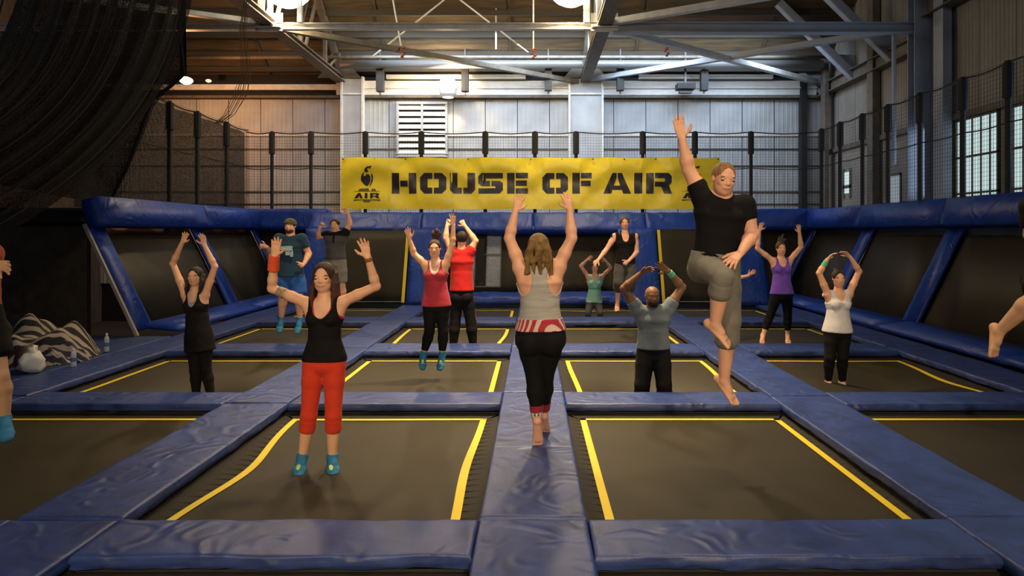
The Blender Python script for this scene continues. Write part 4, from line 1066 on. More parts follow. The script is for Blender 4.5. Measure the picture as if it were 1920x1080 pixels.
def person(lab, Y0, H, J, away=False, female=True, wt=1., skin='fair', yaw=0., hup=None, hfront=None, vox=.008,
           hands=None, feet=None, garments=(), hair=None, eyes='open', beard=None, smile=False, extra=None, bare=True, bust=.82):
    def P(k):
        q = J[k]; return V3(PX(q[0], q[1], Y0+(q[2] if len(q) > 2 else 0)))
    j = {k: P(k) for k in J}
    sa, sb, ha, hb = j['sa'], j['sb'], j['ha'], j['hb']
    shc, hpc = (sa+sb)/2, (ha+hb)/2; up = nz(shc-hpc); sd = sb-sa; sd = nz(sd-up*(sd@up))
    fr = np.cross(sd, up); fr = nz(fr)          # image-right x up  -> toward the camera is -Y
    if fr[1] > 0: fr = -fr
    if away: fr = -fr
    fm = female; f = (lambda a, b: a if fm else b)
    hh = H*.132
    root = empty('person', (float(hpc[0]), float(hpc[1]), float(min(v[2] for v in j.values()))), lab, 'person')
    org = Vector(root.location)
    # ---- torso
    def torso(e=0, k=.03):
        w = wt
        st = np.linalg.norm(shc-hpc)
        q = []
        q.append(Ell(hpc-up*.015*H, hpc+up*.05*H, sd, (f(.097, .088)*H*w+e, .066*H*w+e), (f(.088, .086)*H*w+e, .060*H*w+e), .05*H+e, k))
        q.append(Ell(hpc+up*.05*H, hpc+up*st*.5, sd, (f(.086, .086)*H*w+e, .060*H*w+e), (f(.070, .083)*H*w+e, .054*H*w+e), .04*H+e, k))
        q.append(Ell(hpc+up*st*.5, hpc+up*st*.78, sd, (f(.070, .083)*H*w+e, .054*H*w+e), (f(.084, .100)*H*w+e, .062*H*w+e), .04*H+e, k))
        q.append(Ell(hpc+up*st*.78, shc-up*.012*H, sd, (f(.084, .100)*H*w+e, .062*H*w+e), (f(.080, .092)*H+e, .042*H+e), .03*H+e, k))
        if fm:
            for s_ in (-1, 1):
                q.append(Bal(hpc+up*st*.74+sd*s_*.040*H*w+fr*.047*H*w, (sd, fr, up), (.036*H*bust*w+e, .034*H*bust*w+e, .036*H*bust*w+e), .025))
        for s_ in (-1, 1):
            q.append(Bal(hpc-up*.012*H+sd*s_*.042*H*w-fr*.032*H*w, (sd, fr, up), (.047*H*w+e, .047*H*w+e, .05*H*w+e), .03))
        return q
    def shoulders(e=0, k=.03):
        q = []
        for s_ in (sa, sb):
            c = shc+(s_-shc)*.35-up*.015*H
            q.append(Cap(c, s_, .034*H*wt+e, f(.029, .035)*H*wt+e, k))
            low = hpc+up*np.linalg.norm(shc-hpc)*.72+(s_-shc)*.62
            q.append(Cap(low, s_-up*.01*H, .032*H*wt+e, f(.028, .034)*H*wt+e, k))
        q.append(Cap(shc-up*.01*H, shc+up*.03*H, .042*H+e*.5, .03*H+e*.5, k))
        return q
    def arm(s, part, e=0, frac=1, flat=False, k=.018):
        S0, E_0, W_0 = j['s'+s], j['e'+s], j['w'+s]; a = wt**.7
        ru, rm, re, rf, rw = (f(.0275, .033)*H*a, f(.026, .031)*H*a, f(.0215, .025)*H*a, f(.0225, .0265)*H*a, f(.0148, .0165)*H)
        if part == 'u':
            b = S0+(E_0-S0)*frac; m_ = S0+(E_0-S0)*min(.45, frac*.6)
            return [Cap(S0, m_, ru+e, rm+e, k), Cap(m_, b, rm+e, (re+(rm-re)*(1-frac))+e, k, flat=flat)]
        m_ = E_0+(W_0-E_0)*.28
        return [Cap(E_0, m_, re+e, rf+e, k), Cap(m_, W_0, rf+e, rw+e, k)]
    def leg(s, e=0, frac=2., flat=False, k=.02, loose=0., start=0):
        """frac 0-1 thigh, 1-2 calf"""
        h, kn, an_ = j['h'+s], j['k'+s], j['a'+s]; q = []
        hh_ = h+up*.01*H; w = wt
        rt, rk, rc, ra = f(.056, .053)*H*w, f(.033, .034)*H*w**.6, f(.034, .036)*H*w**.6, f(.0195, .021)*H
        t1 = min(1, frac); b = hh_+(kn-hh_)*t1; m_ = hh_+(kn-hh_)*.4
        if t1 <= .4: q.append(Cap(hh_, b, rt+e, rt*.93+e+loose, k, flat=flat))
        else:
            q.append(Cap(hh_, m_, rt+e, (rt*.58+rk*.42)+e+loose*.7, k))
            q.append(Cap(m_, b, (rt*.58+rk*.42)+e+loose*.7, rk+(rt-rk)*(1-t1)*.8+e+loose, k, flat=flat and frac <= 1))
        if frac > 1:
            t2 = frac-1; an2 = kn+(an_-kn)*t2
            ld = nz(an_-kn); bk = nz(-fr-ld*(-fr@ld)); mc = kn+(an_-kn)*.3+bk*.012*H
            q.append(Cap(kn, kn+(an_-kn)*.3+bk*.006*H, rk+e+loose, rc+e+loose*.8, k))
            q.append(Cap(kn+(an_-kn)*.3+bk*.006*H, an2, rc+e+loose*.8, ra+(rc-ra)*max(0, (1-t2))*.9+e+loose*.6, k, flat=flat))
        return q
    def foot(s, e=0, k=.014, toes=True):
        an_ = j['a'+s]; q = []
        if 't'+s in j: td = nz(j['t'+s]-an_-0*up)
        else: td = nz(fr*.8-up*.45)
        ld = nz(an_-j['k'+s]); FL = .145*H
        fdir = nz(td+(0 if 't'+s in j else 0)*ld)
        tip = j['t'+s] if 't'+s in j else an_+fdir*.13*H
        side_ = np.cross(fdir, ld); side_ = nz(side_) if np.linalg.norm(side_) > .15 else sd
        sole = nz(np.cross(side_, fdir)); sole = sole if sole@ld > 0 else -sole
        heel = an_+sole*.022*H-fdir*.018*H; ball = an_+(tip-an_)*.72+sole*.010*H
        q.append(Cap(an_, heel, .020*H+e, .0195*H+e, k))
        q.append(Cap(an_, an_+(ball-an_)*.6-sole*.002*H, .021*H+e, .018*H+e, k))
        q.append(Ell(heel, ball, side_, (.0185*H+e, .017*H+e), (.0265*H+e, .0135*H+e), k=k))
        if toes:
            for i in range(5):
                o_ = (i-2)*.0098*H; sg = 1 if (side_@(sd if s == 'b' else -sd)) > 0 else -1
                ln = (.034, .036, .033, .029, .024)[i]*H
                p0 = ball+side_*sg*(-o_); q.append(Cap(p0, p0+fdir*ln, (.0085 if i == 0 else .0062)*H+e, (.0075 if i == 0 else .0052)*H+e, .006))
        else:
            q.append(Ell(ball, ball+fdir*.03*H, side_, (.0265*H+e, .0135*H+e), (.020*H+e, .011*H+e), k=k))
        return q
    # ---- head
    hc = j['hd']; hu = nz(hup) if hup is not None else nz(nz(hc-shc)*.6+np.array([0, 0, 1.])*.4)
    hf = nz(hfront) if hfront is not None else nz(fr*1.0); hf = nz(hf-hu*(hf@hu)); hs = np.cross(hu, hf)
    hp = lambda a, b, c: hc+(hs*a+hu*b+hf*c)*hh
    fw = f(.94, 1.0)
    head = [Bal(hp(0, .12, -.05), (hs, hu, hf), (.345*hh*fw, .375*hh, .41*hh), .02),
            Bal(hp(0, -.14, .09), (hs, hu, hf), (.275*hh*fw, .35*hh, .30*hh), .03),
            Bal(hp(0, -.405, .20), (hs, hu, hf), (.105*hh, .085*hh, .10*hh), .025),
            Cap(hp(-.12, -.30, .12), hp(.12, -.30, .12), .13*hh, .13*hh, .03),
            Cap(hp(-.16, .085, .315), hp(.16, .085, .315), .045*hh, .045*hh, .02),
            Cap(hp(0, .02, .345), hp(0, -.125, .425), .035*hh, .05*hh, .012),
            Bal(hp(-.045, -.14, .385), (hs, hu, hf), (.04*hh, .035*hh, .045*hh), .008), Bal(hp(.045, -.14, .385), (hs, hu, hf), (.04*hh, .035*hh, .045*hh), .008),
            Bal(hp(-.15, -.1, .27), (hs, hu, hf), (.10*hh, .09*hh, .08*hh), .02), Bal(hp(.15, -.1, .27), (hs, hu, hf), (.10*hh, .09*hh, .08*hh), .02),
            Bal(hp(0, -.255, .345), (hs, hu, hf), (.12*hh, .05*hh, .05*hh), .015)]
    for s_ in (-1, 1):
        head.append(Bal(hp(s_*.345*fw, -.03, -.02), (hs, hu, hf), (.035*hh, .105*hh, .065*hh), .008))
    nk = [Cap(shc-up*.005*H+0*fr, hp(0, -.22, -.06), f(.029, .036)*H*wt**.5, f(.027, .034)*H*wt**.5, .03)]
    subs_face = [Bal(hp(s_*.155, .005, .40), (hs, hu, hf), (.085*hh, .045*hh, .055*hh)) for s_ in (-1, 1)]
    # ---- hands
    HL = .106*H*f(.96, 1.05); hands = hands or {}
    toward = -fr if away else fr
    hpr = []
    for s_, inw in (('a', 1), ('b', -1)):
        hd_ = dict(curl=.22, spread=.2, n=None, t=None, tcurl=0); hd_.update(hands.get(s_, {}))
        dirn = j['f'+s_]-j['w'+s_]
        nn = V3(hd_['n']) if hd_['n'] is not None else (fr if not away else fr)
        tt = V3(hd_['t']) if hd_['t'] is not None else sd*inw
        hpr += hand_prims(j['w'+s_], dirn, nn, tt, HL, hd_['curl'], hd_['spread'], hd_['tcurl'])
    ft = feet or {}
    # shoes hide feet: still part of the body
    body = torso()+shoulders()+nk+head
    for s_ in 'ab': body += arm(s_, 'u')+arm(s_, 'f')
    for s_ in 'ab': body += leg(s_)+foot(s_, toes=bare)
    bo = sobj('body', SK[skin] if isinstance(skin, str) else skin, root, surface(body+hpr, vox, subs=subs_face), org)
    # ---- face details
    vv = lambda a: Vector((float(a[0]), float(a[1]), float(a[2])))
    lipc = mat('lips_'+(skin if isinstance(skin, str) else 'x'), {'fair': (.42, .12, .09), 'pink': (.45, .12, .10), 'tan': (.35, .10, .08), 'dark': (.11, .04, .03)}.get(skin, (.4, .12, .1)), .4)
    hair_c = (hair or {}).get('mat') or hairm('dark', (.02, .013, .01))
    if not away or (hfront is not None):
        for s_ in (-1, 1):
            if eyes == 'open':
                eo = MB().ellip(vv(hp(s_*.155, .0, .318)), (vv(hs*.058*hh), vv(hu*.027*hh), vv(hf*.045*hh))).build('eye', mat('eye_white', (.62, .58, .54), .25), root, smooth=True)
                MB().ellip(vv(hp(s_*.150, .0, .352)), (vv(hs*.022*hh), vv(hu*.022*hh), vv(hf*.014*hh)), 8, 6).build('iris', mat('iris_dark', (.03, .02, .015), .2), eo, smooth=True)
            else:
                MB().ellip(vv(hp(s_*.155, .0, .315)), (vv(hs*.066*hh), vv(hu*.036*hh), vv(hf*.045*hh))).build('eyelid', SK[skin], root, smooth=True)
                MB().tube([vv(hp(s_*(.155+.062*q), -.022-.012*(1-q*q), .345-.018*q*q)) for q in (-1, -.5, 0, .5, 1)], .006*hh/.22, 5).build('eyelash', mat('lash', (.02, .012, .01), .6), root)
            MB().tube([vv(hp(s_*(.16+.085*q), .088-.02*q*q*(1 if q > 0 else .4), .365-.03*q*q)) for q in (-1, -.5, 0, .5, 1)], [.010*hh, .018*hh, .020*hh, .016*hh, .008*hh], 5).build('eyebrow', hair_c, root)
        mw = .105 if not smile else .125
        MB().tube([vv(hp(mw*q, -.262+(.030*q*q if smile else -.006*q*q), .392-.05*q*q)) for q in (-1, -.6, -.2, .2, .6, 1)], [.005*hh, .017*hh, .024*hh, .024*hh, .017*hh, .005*hh], 6).build('lips', lipc, root, smooth=True)
        if smile:
            MB().tube([vv(hp(.095*q, -.262+.018*q*q, .408-.045*q*q)) for q in (-1, -.5, 0, .5, 1)], [.004*hh, .010*hh, .013*hh, .010*hh, .004*hh], 6).build('teeth', mat('teeth', (.75, .70, .62), .3), root, smooth=True)
    # ---- hair
    if hair:
        st = hair.get('style', 'short'); hm = hair['mat']; pr = []; sb_ = []
        vol = hair.get('vol', .035)
        pr.append(Bal(hp(0, .13, -.065), (hs, hu, hf), ((.345*fw+vol)*hh, (.375+vol)*hh, (.41+vol)*hh), .02))
        # opening for the face
        fl = hair.get('line', .45)
        sb_.append(Bal(hp(0, -.42, .62), (hs, hu, hf), (.37*hh, (fl+.42)*hh, .62*hh)))
        sb_.append(Bal(hp(0, -.72, .1), (hs, hu, hf), (.5*hh, .55*hh if st in ('short', 'buzz', 'up') else .35*hh, .34*hh)))
        if st == 'buzz':
            sb_.append(Bal(hp(0, -.55, -.0), (hs, hu, hf), (.7*hh, .62*hh, .7*hh)))
        if st in ('short', 'buzz', 'up'):
            sb_.append(Bal(hp(0, -.75, -.3), (hs, hu, hf), (.6*hh, .52*hh, .6*hh)))
        if st == 'long':
            for s_ in (-1, 1):
                for i in range(hair.get('n', 6)):
                    a = i/5; x0 = s_*(.26+.08*a); z0 = .05-.2*a
                    pts = [hp(x0, .1, z0-.05), hp(s_*(.36+.05*a), -.25, z0+.02), hp(s_*(.38+.06*a+.04*math.sin(i*3)), -.65, z0+.05+.12*(1-a)), hp(s_*(.34+.12*a), -1.0-.15*math.sin(i*2), .1-.25*a+.22*(1-a))]
                    rr = [.08, .085, .08, .03]
                    for q in range(3): pr.append(Cap(pts[q], pts[q+1], rr[q]*hh, rr[q+1]*hh, .01))
            for i in range(5):
                x = (i-2)*.13; pts = [hp(x, .0, -.35), hp(x*1.2, -.45, -.36), hp(x*1.3, -1.05+.1*math.sin(i*4), -.30)]
                for q in range(2): pr.append(Cap(pts[q], pts[q+1], .12*hh, (.11, .03)[q]*hh, .012))
        for L_ in hair.get('locks', ()):
            pts = [hp(*p[:3]) for p in L_]
            for q in range(len(pts)-1): pr.append(Cap(pts[q], pts[q+1], L_[q][3]*hh, L_[q+1][3]*hh, .008))
        res = surface(pr[:1], vox, subs=sb_)
        sobj('hair', hm, root, res, org)
        if len(pr) > 1: sobj('loose_hair', hm, root, surface(pr[1:], vox*.9), org)
    if beard is not None:
        sobj('beard', beard, root, surface([Bal(hp(0, -.30, .12), (hs, hu, hf), (.285*hh, .22*hh, .30*hh), .02), Bal(hp(0, -.40, .21), (hs, hu, hf), (.125*hh, .11*hh, .125*hh), .02)], vox, subs=[Bal(hp(0, -.24, .42), (hs, hu, hf), (.115*hh, .045*hh, .12*hh)), Bal(hp(0, .02, .45), (hs, hu, hf), (.36*hh, .22*hh, .42*hh))]), org)
    # ---- clothes
    def at_up(py):       # point on the torso axis at a photo height
        z = V3(PX(1000, py, Y0))[2]; t = (z-hpc[2])/max(1e-6, up[2]); return hpc+up*t
    for g_ in garments:
        kd, nm, m_ = g_['kind'], g_['name'], g_['mat']; e = g_.get('e', .008); pr = []; cuts = []; sb_ = []
        if kd in ('tank', 'tee', 'racer'):
            pr = torso(e)+(shoulders(e) if kd != 'x' else [])
            if g_.get('flare'):
                hb_ = at_up(g_['hem']); fl = g_['flare']
                pr.append(Ell(hb_, hpc+up*np.linalg.norm(shc-hpc)*.5, sd, (f(.098, .095)*H*wt+e+fl, .072*H*wt+e+fl), (f(.074, .086)*H*wt+e, .056*H*wt+e), .05*H, .03))
            for s_ in 'ab': pr += leg(s_, e, .38)
            cuts.append((at_up(g_['hem'])-up*.010*H, -up))
            if kd == 'tee':
                fr_ = g_.get('sleeve', .55)
                for s_ in 'ab': pr += arm(s_, 'u', e+.006, fr_, flat=True)
                ne = g_.get('neck', .9)
                sb_.append(Bal(shc+up*.052*H, (sd, fr, up), (.044*H*ne, .055*H*ne, .042*H*ne)))
                sb_.append(Bal(hp(0, 0, 0), (hs, hu, hf), (.5*hh, .6*hh, .6*hh)))
            else:
                dp = g_.get('depth', .07); nw = g_.get('neckw', .042)
                side_f = fr if not g_.get('backdeep') else -fr
                sb_.append(Bal(shc+up*.03*H+side_f*.05*H, (sd, side_f, up), (nw*H, .065*H, (dp+.03)*H)))
                sb_.append(Bal(shc+up*.04*H, (sd, fr, up), (nw*H, .09*H, .045*H)))
                aw = g_.get('arm', .040)
                for s_, S0 in (('a', sa), ('b', sb)):
                    out = nz(S0-shc)
                    c_ = shc+out*(np.linalg.norm(S0-shc)+.012*H)-up*.006*H
                    sb_.append(Bal(c_, (sd, fr, up), (aw*H, .12*H, g_.get('armh', .062)*H)))
                    if kd == 'racer':
                        b_ = -fr
                        sb_.append(Bal(shc+out*.085*H-up*.055*H+b_*.06*H, (sd, fr, up), (.05*H, .075*H, .085*H)))
                sb_.append(Bal(hp(0, 0, 0), (hs, hu, hf), (.4*hh, .55*hh, .5*hh)))
        elif kd in ('pants', 'shorts'):
            pr = torso(e)[:2]+torso(e)[-2:]
            for s_ in 'ab':
                fr_ = g_.get('len', 1.9); fr_ = fr_ if not isinstance(fr_, dict) else fr_[s_]
                pr += leg(s_, e, fr_, flat=True, loose=(g_.get('loose', 0)[s_] if isinstance(g_.get('loose', 0), dict) else g_.get('loose', 0)))
            cuts.append((at_up(g_['top'])+up*.012*H, up))
        elif kd == 'band':     # strip around the torso
            pr = torso(e)+leg('a', e, .38)+leg('b', e, .38); cuts = [(at_up(g_['top']), up), (at_up(g_['hem']), -up)]
        elif kd == 'sock':
            pr = foot(g_['s'], e, toes=False)+[Cap(j['a'+g_['s']], j['a'+g_['s']]+nz(j['k'+g_['s']]-j['a'+g_['s']])*g_.get('h', .03), .021*H+e, .022*H+e, .014, flat=True)]
        elif kd == 'cuff':     # bracelet / wrist band / ankle band on a limb segment
            A, B_ = j[g_['a']], j[g_['b']]; t0, t1 = g_['t']; pr = [Cap(A+(B_-A)*t0, A+(B_-A)*t1, g_['r'][0]*H, g_['r'][1]*H, .01, flat=True, flata=True)]
        sobj(nm, m_, root, surface(pr, g_.get('vox', vox), cuts, sb_), org)
        if g_.get('label'): root.children[-1]['label'] = g_['label']
    if extra: extra(dict(root=root, org=org, hp=hp, j=j, H=H, hh=hh, sd=sd, up=up, fr=fr, shc=shc, hpc=hpc, hs=hs, hu=hu, hf=hf, vv=vv, at_up=at_up, vox=vox))
    return root

# ---------------------------------------------------------------- the jumpers
C_BLACK = cloth('black', (.006, .0055, .007)); C_BLACK2 = cloth('black_leggings', (.005, .005, .006), .25)
C_RED = cloth('orange_red', (.62, .045, .018), .3); C_GREYT = cloth('light_grey', (.40, .39, .38), .5, 18, stretch=(.6, .6, 2.5))
C_GREYS = cloth('grey_shorts', (.20, .19, .17), .8, 10); C_NAVY = cloth('navy', (.015, .045, .085), .5)
C_SOCK = mat('blue_sock', (.02, .17, .36), .8, bump=.3, bscale=30); C_LIME = mat('lime_print', (.45, .65, .22), .7)
# 1 front woman in orange-red leggings
def ex1(q):
    r = q['root']; hp = q['hp']; H = q['H']; j = q['j']; vv = q['vv']
    for s_ in 'ab':    # printed patch on the instep of each sock
        a = j['a'+s_]; t = j['t'+s_]; c = a+(t-a)*.50+q['fr']*.030*H
        MB().ellip(vv(c), (vv(q['sd']*.018), vv(nz(t-a)*.03), vv(q['fr']*.012))).build('sock_print', C_LIME, r, smooth=True)
    MB().ellip(vv(q['shc']+q['fr']*.047*H-q['up']*.032*H), (Vector((.006, 0, 0)), Vector((0, .004, 0)), Vector((0, 0, .008))), 8, 6).build('pendant', mat('dark_pendant', (.05, .06, .03), .4), r)
    # tattoo bands on the inner arm at the left of the photo
    ink = mat('tattoo', (.30, .20, .13), .5, var=.5, vscale=60)
    for t0, t1 in ((.50, .56), (.66, .78)):
        A, B_ = j['sa'], j['ea']; o = sobj('tattoo', ink, r, surface([Cap(A+(B_-A)*t0, A+(B_-A)*t1, .0262*H-.0012+.0, .0245*H-.0008, .004)], .006), q['org'])
        r.children[-1].parent = r
W1 = cloth('wrist_orange', (.75, .09, .03), .6, 40)
person('woman in black tank top and orange-red leggings with closed eyes, on the front left trampoline', 5.2, 1.75,
  dict(hd=(607, 520), sa=(576, 568), sb=(642, 566), ea=(510, 541, .02), eb=(705, 537, .02), wa=(514, 482, -.06), wb=(690, 484, -.06), fa=(520, 444, -.08), fb=(679, 443, -.08),
       ha=(590, 676), hb=(627, 676), ka=(579, 778, -.03), kb=(625, 778, -.03), aa=(567, 856, .0), ab=(623, 857, .0), ta=(560, 887, -.13), tb=(626, 888, -.13)),
  skin='fair', wt=.92, vox=.0055, eyes='closed', smile=True, bare=False, hfront=(.02, -1, -.02),
  hands=dict(a=dict(curl=.10, spread=.13), b=dict(curl=.12, spread=.2)),
  hair=dict(style='long', mat=hairm('auburn', (.055, .018, .012)), line=.48, vol=.045, n=7),
  garments=[dict(kind='tank', name='tank_top', mat=C_BLACK, hem=672, depth=.070, neckw=.052, arm=.030, armh=.075, e=.010),
            dict(kind='tank', name='bra_straps', mat=cloth('crimson', (.5, .02, .05)), hem=620, depth=.072, neckw=.044, arm=.034, e=.006),
            dict(kind='pants', name='leggings', mat=C_RED, top=668, len=1.12, e=.007),
            dict(kind='cuff', name='wristband', mat=W1, a='wa', b='ea', t=(-.05, .42), r=(.024, .026)),
            dict(kind='cuff', name='bracelet', mat=mat('brown_cord', (.2, .09, .04), .7), a='wb', b='eb', t=(-.02, .10), r=(.0185, .019)),
            dict(kind='sock', name='sock', mat=C_SOCK, s='a', e=.006), dict(kind='sock', name='sock', mat=C_SOCK, s='b', e=.006)], extra=ex1)
# 2 woman seen from behind on the centre walkway
def ex2(q):
    r = q['root']; j = q['j']; H = q['H']; hp = q['hp']
    for i, (py0, py1, m_) in enumerate(((596, 601, (.55, .34, .3)), (601, 607, (.35, .03, .05)), (607, 611, (.6, .5, .47)), (611, 617, (.30, .04, .06)))):
        pass
person('woman from behind in grey tank top and black capri leggings on the centre walkway', 5.25, 1.70,
  dict(hd=(1010, 466), sa=(975, 500), sb=(1048, 498), ea=(955, 447, .0), eb=(1072, 447, .0), wa=(966, 397, .03), wb=(1068, 394, .03), fa=(974, 368, .05), fb=(1061, 361, .05),
       ha=(994, 635), hb=(1033, 635), ka=(1003, 710, .02), kb=(1022, 706, .12), aa=(1007, 790, .0), ab=(1020, 778, .32), ta=(1009, 834, .06), tb=(1022, 806, .42)),
  away=True, skin='pink', wt=1.22, vox=.0055, bust=.9,
  hands=dict(a=dict(curl=.15, spread=.24), b=dict(curl=.2, spread=.24)),
  hair=dict(style='back', mat=hairm('honey', (.20, .115, .04)), line=.2, vol=.07,
            locks=[[(x*.9, .30, -.42, .07), (x*1.2+.1*math.sin(i*2.2), -.02, -.52-.05*(i % 2), .075), (x*1.45, -.40+.05*math.sin(i*5), -.50, .07), (x*1.5+.12*math.sin(i*3), -.72-.18*math.cos(i*1.7), -.44, .05), (x*1.3+.1*math.sin(i*4.1), -.95-.16*math.sin(i*2.3), -.42, .012)] for i, x in enumerate((-.30, -.22, -.14, -.06, .02, .1, .18, .26, .32))]
                  +[[(s_*.3, .2, -.1, .06), (s_*.42, -.1, -.15, .06), (s_*.46+.04, -.4, -.2, .045), (s_*.40, -.68, -.22, .015)] for s_ in (-1, 1)]
                  +[[(-.28, .34, -.3, .05), (-.05, .22, -.50, .07), (.22, .28, -.42, .05)], [(-.2, .1, -.46, .06), (.02, .05, -.53, .08), (.2, .12, -.44, .06)]]),
  garments=[dict(kind='racer', name='tank_top', mat=C_GREYT, hem=600, depth=.03, neckw=.034, arm=.040, armh=.075, e=.009),
            dict(kind='pants', name='leggings', mat=C_BLACK2, top=615, len=1.72, e=.007),
            dict(kind='band', name='waistband', mat=stripes('waist_stripes', (.38, .025, .05), (.62, .47, .42), 9, 1.2), top=596, hem=618, e=.018),
            dict(kind='cuff', name='legging_cuff', mat=cloth('maroon', (.28, .02, .04)), a='ka', b='aa', t=(.62, .78), r=(.0345, .0315)),
            dict(kind='cuff', name='ankle_band', mat=stripes('ankle_stripes', (.75, .73, .7), (.12, .1, .1), 26, 1.57), a='ka', b='aa', t=(.78, .92), r=(.0300, .0270)),
            dict(kind='cuff', name='legging_cuff', mat=cloth('maroon', (.28, .02, .04)), a='kb', b='ab', t=(.62, .84), r=(.0345, .030))], extra=ex2)
# 3 man in the air, black T-shirt
person('man in black T-shirt and grey shorts leaping with one arm and one knee raised', 5.0, 1.86,
  dict(hd=(1357, 335, -.06), sa=(1317, 368, .0), sb=(1396, 384, .0), ea=(1291, 318, .02), eb=(1410, 440, -.02), wa=(1279, 262, .0), wb=(1389, 474, -.18), fa=(1268, 209, .0), fb=(1363, 497, -.26),
       ha=(1319, 500, .0), hb=(1358, 506, .04), ka=(1355, 520, -.38), kb=(1366, 600, .0), aa=(1341, 608, -.26), ab=(1358, 714, .08), ta=(1369, 643, -.30), tb=(1381, 755, .02)),
  female=False, skin='pink', wt=1.08, vox=.0055, smile=True, eyes='closed', hup=(.12, -.18, 1), hfront=(.10, -1, -.25),
  hands=dict(a=dict(curl=.05, spread=.10), b=dict(curl=.25, spread=.28, n=(.3, .6, -.6), t=(-.5, .3, .6))),
  hair=dict(style='buzz', mat=hairm('sandy', (.24, .12, .055)), line=.50, vol=.014),
  garments=[dict(kind='tee', name='tshirt', mat=C_BLACK, hem=476, sleeve=.50, e=.010, flare=.0),
            dict(kind='shorts', name='shorts', mat=C_GREYS, top=480, len=dict(a=1.13, b=1.22), e=.014, loose=dict(a=-.003, b=.014))])
# 4 left woman, black tank
person('dark-haired woman in black tank and leggings, arms overhead, left of the red leggings', 7.6, 1.66,
  dict(hd=(366, 518), sa=(347, 552), sb=(385, 552), ea=(324, 494), eb=(403, 500), wa=(341, 456, -.05), wb=(384, 461, -.05), fa=(352, 431, -.06), fb=(378, 433, -.06),
       ha=(363, 637), hb=(384, 637), ka=(366, 695), kb=(386, 692), aa=(368, 750), ab=(397, 752)),
  skin='fair', vox=.009, wt=.92,
  hair=dict(style='long', mat=hairm('dark', (.02, .013, .01)), n=4, locks=[[(-.05, .42, -.1, .10), (.0, .58, -.15, .05), (-.12, .68, -.2, .012)]]),
  garments=[dict(kind='tank', name='tank_top', mat=C_BLACK, hem=655, flare=.02, depth=.085, neckw=.036, e=.010),
            dict(kind='tank', name='sports_bra', mat=stripes('bra_pattern', (.5, .5, .55), (.06, .06, .1), 30, .7), hem=580, depth=.05, neckw=.03, e=.006),
            dict(kind='pants', name='leggings', mat=C_BLACK2, top=645, len=1.95, e=.007)])
# 5 man with cap
def ex5(q):
    hp = q['hp']; r = q['root']; hh = q['hh']
    pr = [Bal(hp(0, .20, -.04), (q['hs'], q['hu'], q['hf']), (.40*hh, .33*hh, .46*hh)), Bal(hp(0, .12, -.5), (q['hs'], q['hu'], q['hf']), (.26*hh, .06*hh, .22*hh), .02)]
    sobj('backwards_cap', cloth('camo', (.10, .085, .04), var=.5), r, surface(pr, .009, cuts=[(hp(0, .10, 0), -q['hu'])]), q['org'])
    c = q['shc']-q['up']*.10*q['H']+q['fr']*.085*q['H']
    m = MB()
    for (dx, dz, w, h) in ((-.07, .03, .09, .06), (.03, .02, .12, .09), (.02, -.05, .07, .07), (.08, -.06, .04, .1)):
        p = q['vv'](c+q['sd']*dx+q['up']*dz); m.box(p.x-w/2, p.x+w/2, p.y-.02, p.y+.012, p.z-h/2, p.z+h/2)
    m.build('shirt_print', mat('pale_blue_print', (.35, .50, .56), .8, bump=.5, bscale=60), r)
person('man in backwards cap, navy T-shirt and blue shorts jumping in the third row left', 10.5, 1.86,
  dict(hd=(544, 424), sa=(523, 447), sb=(566, 447), ea=(510, 478, .05), eb=(579, 476, .05), wa=(500, 463, -.25), wb=(570, 495, -.12), fa=(491, 462, -.3), fb=(562, 500, -.2),
       ha=(534, 515), hb=(556, 515), ka=(530, 556, -.05), kb=(561, 558, -.05), aa=(527, 598, .05), ab=(562, 599, .05), ta=(523, 622, -.08), tb=(556, 624, -.08)),
  female=False, skin='fair', vox=.011, wt=1.06, bare=False, hands=dict(a=dict(curl=1.3), b=dict(curl=1.3)),
  hair=dict(style='short', mat=hairm('brown', (.06, .035, .02))), beard=hairm('brown', (.06, .035, .02)),
  garments=[dict(kind='tee', name='tshirt', mat=C_NAVY, hem=516, sleeve=.6, e=.012, flare=.02),
            dict(kind='shorts', name='shorts', mat=cloth('royal_blue', (.02, .09, .34)), top=516, len=.85, e=.02, loose=.035),
            dict(kind='sock', name='sock', mat=C_SOCK, s='a', e=.006, h=.05), dict(kind='sock', name='sock', mat=C_SOCK, s='b', e=.006, h=.05)], extra=ex5)
# 6 man grey polo
def ex6(q):
    p = q['vv'](q['shc']+q['fr']*.075*q['H']-q['up']*.02*q['H'])
    MB().box(p.x-.012, p.x+.012, p.y-.012, p.y+.03, p.z-.12, p.z+.03).build('placket', C_BLACK, q['root'])
person('man in charcoal polo and grey shorts jumping with a fist raised, left below the banner', 12.0, 1.80,
  dict(hd=(628, 422), sa=(613, 440), sb=(646, 438), ea=(597, 445), eb=(656, 421), wa=(600, 426, -.1), wb=(653, 402), fa=(606, 419, -.12), fb=(645, 390),
       ha=(620, 493), hb=(638, 493), ka=(622, 532, -.1), kb=(641, 534), aa=(624, 570, .1), ab=(645, 574, .1)),
  female=False, skin='pink', vox=.011, hands=dict(a=dict(curl=1.2), b=dict(curl=.6)), hair=dict(style='short', mat=hairm('black', (.015, .01, .01))),
  garments=[dict(kind='tee', name='polo_shirt', mat=cloth('charcoal', (.07, .07, .075)), hem=484, sleeve=.08, e=.016, flare=.01),
            dict(kind='tee', name='sleeves', mat=C_BLACK, hem=441, sleeve=.45, e=.018),
            dict(kind='shorts', name='shorts', mat=C_GREYS, top=485, len=.9, e=.02, loose=.02)], extra=ex6)
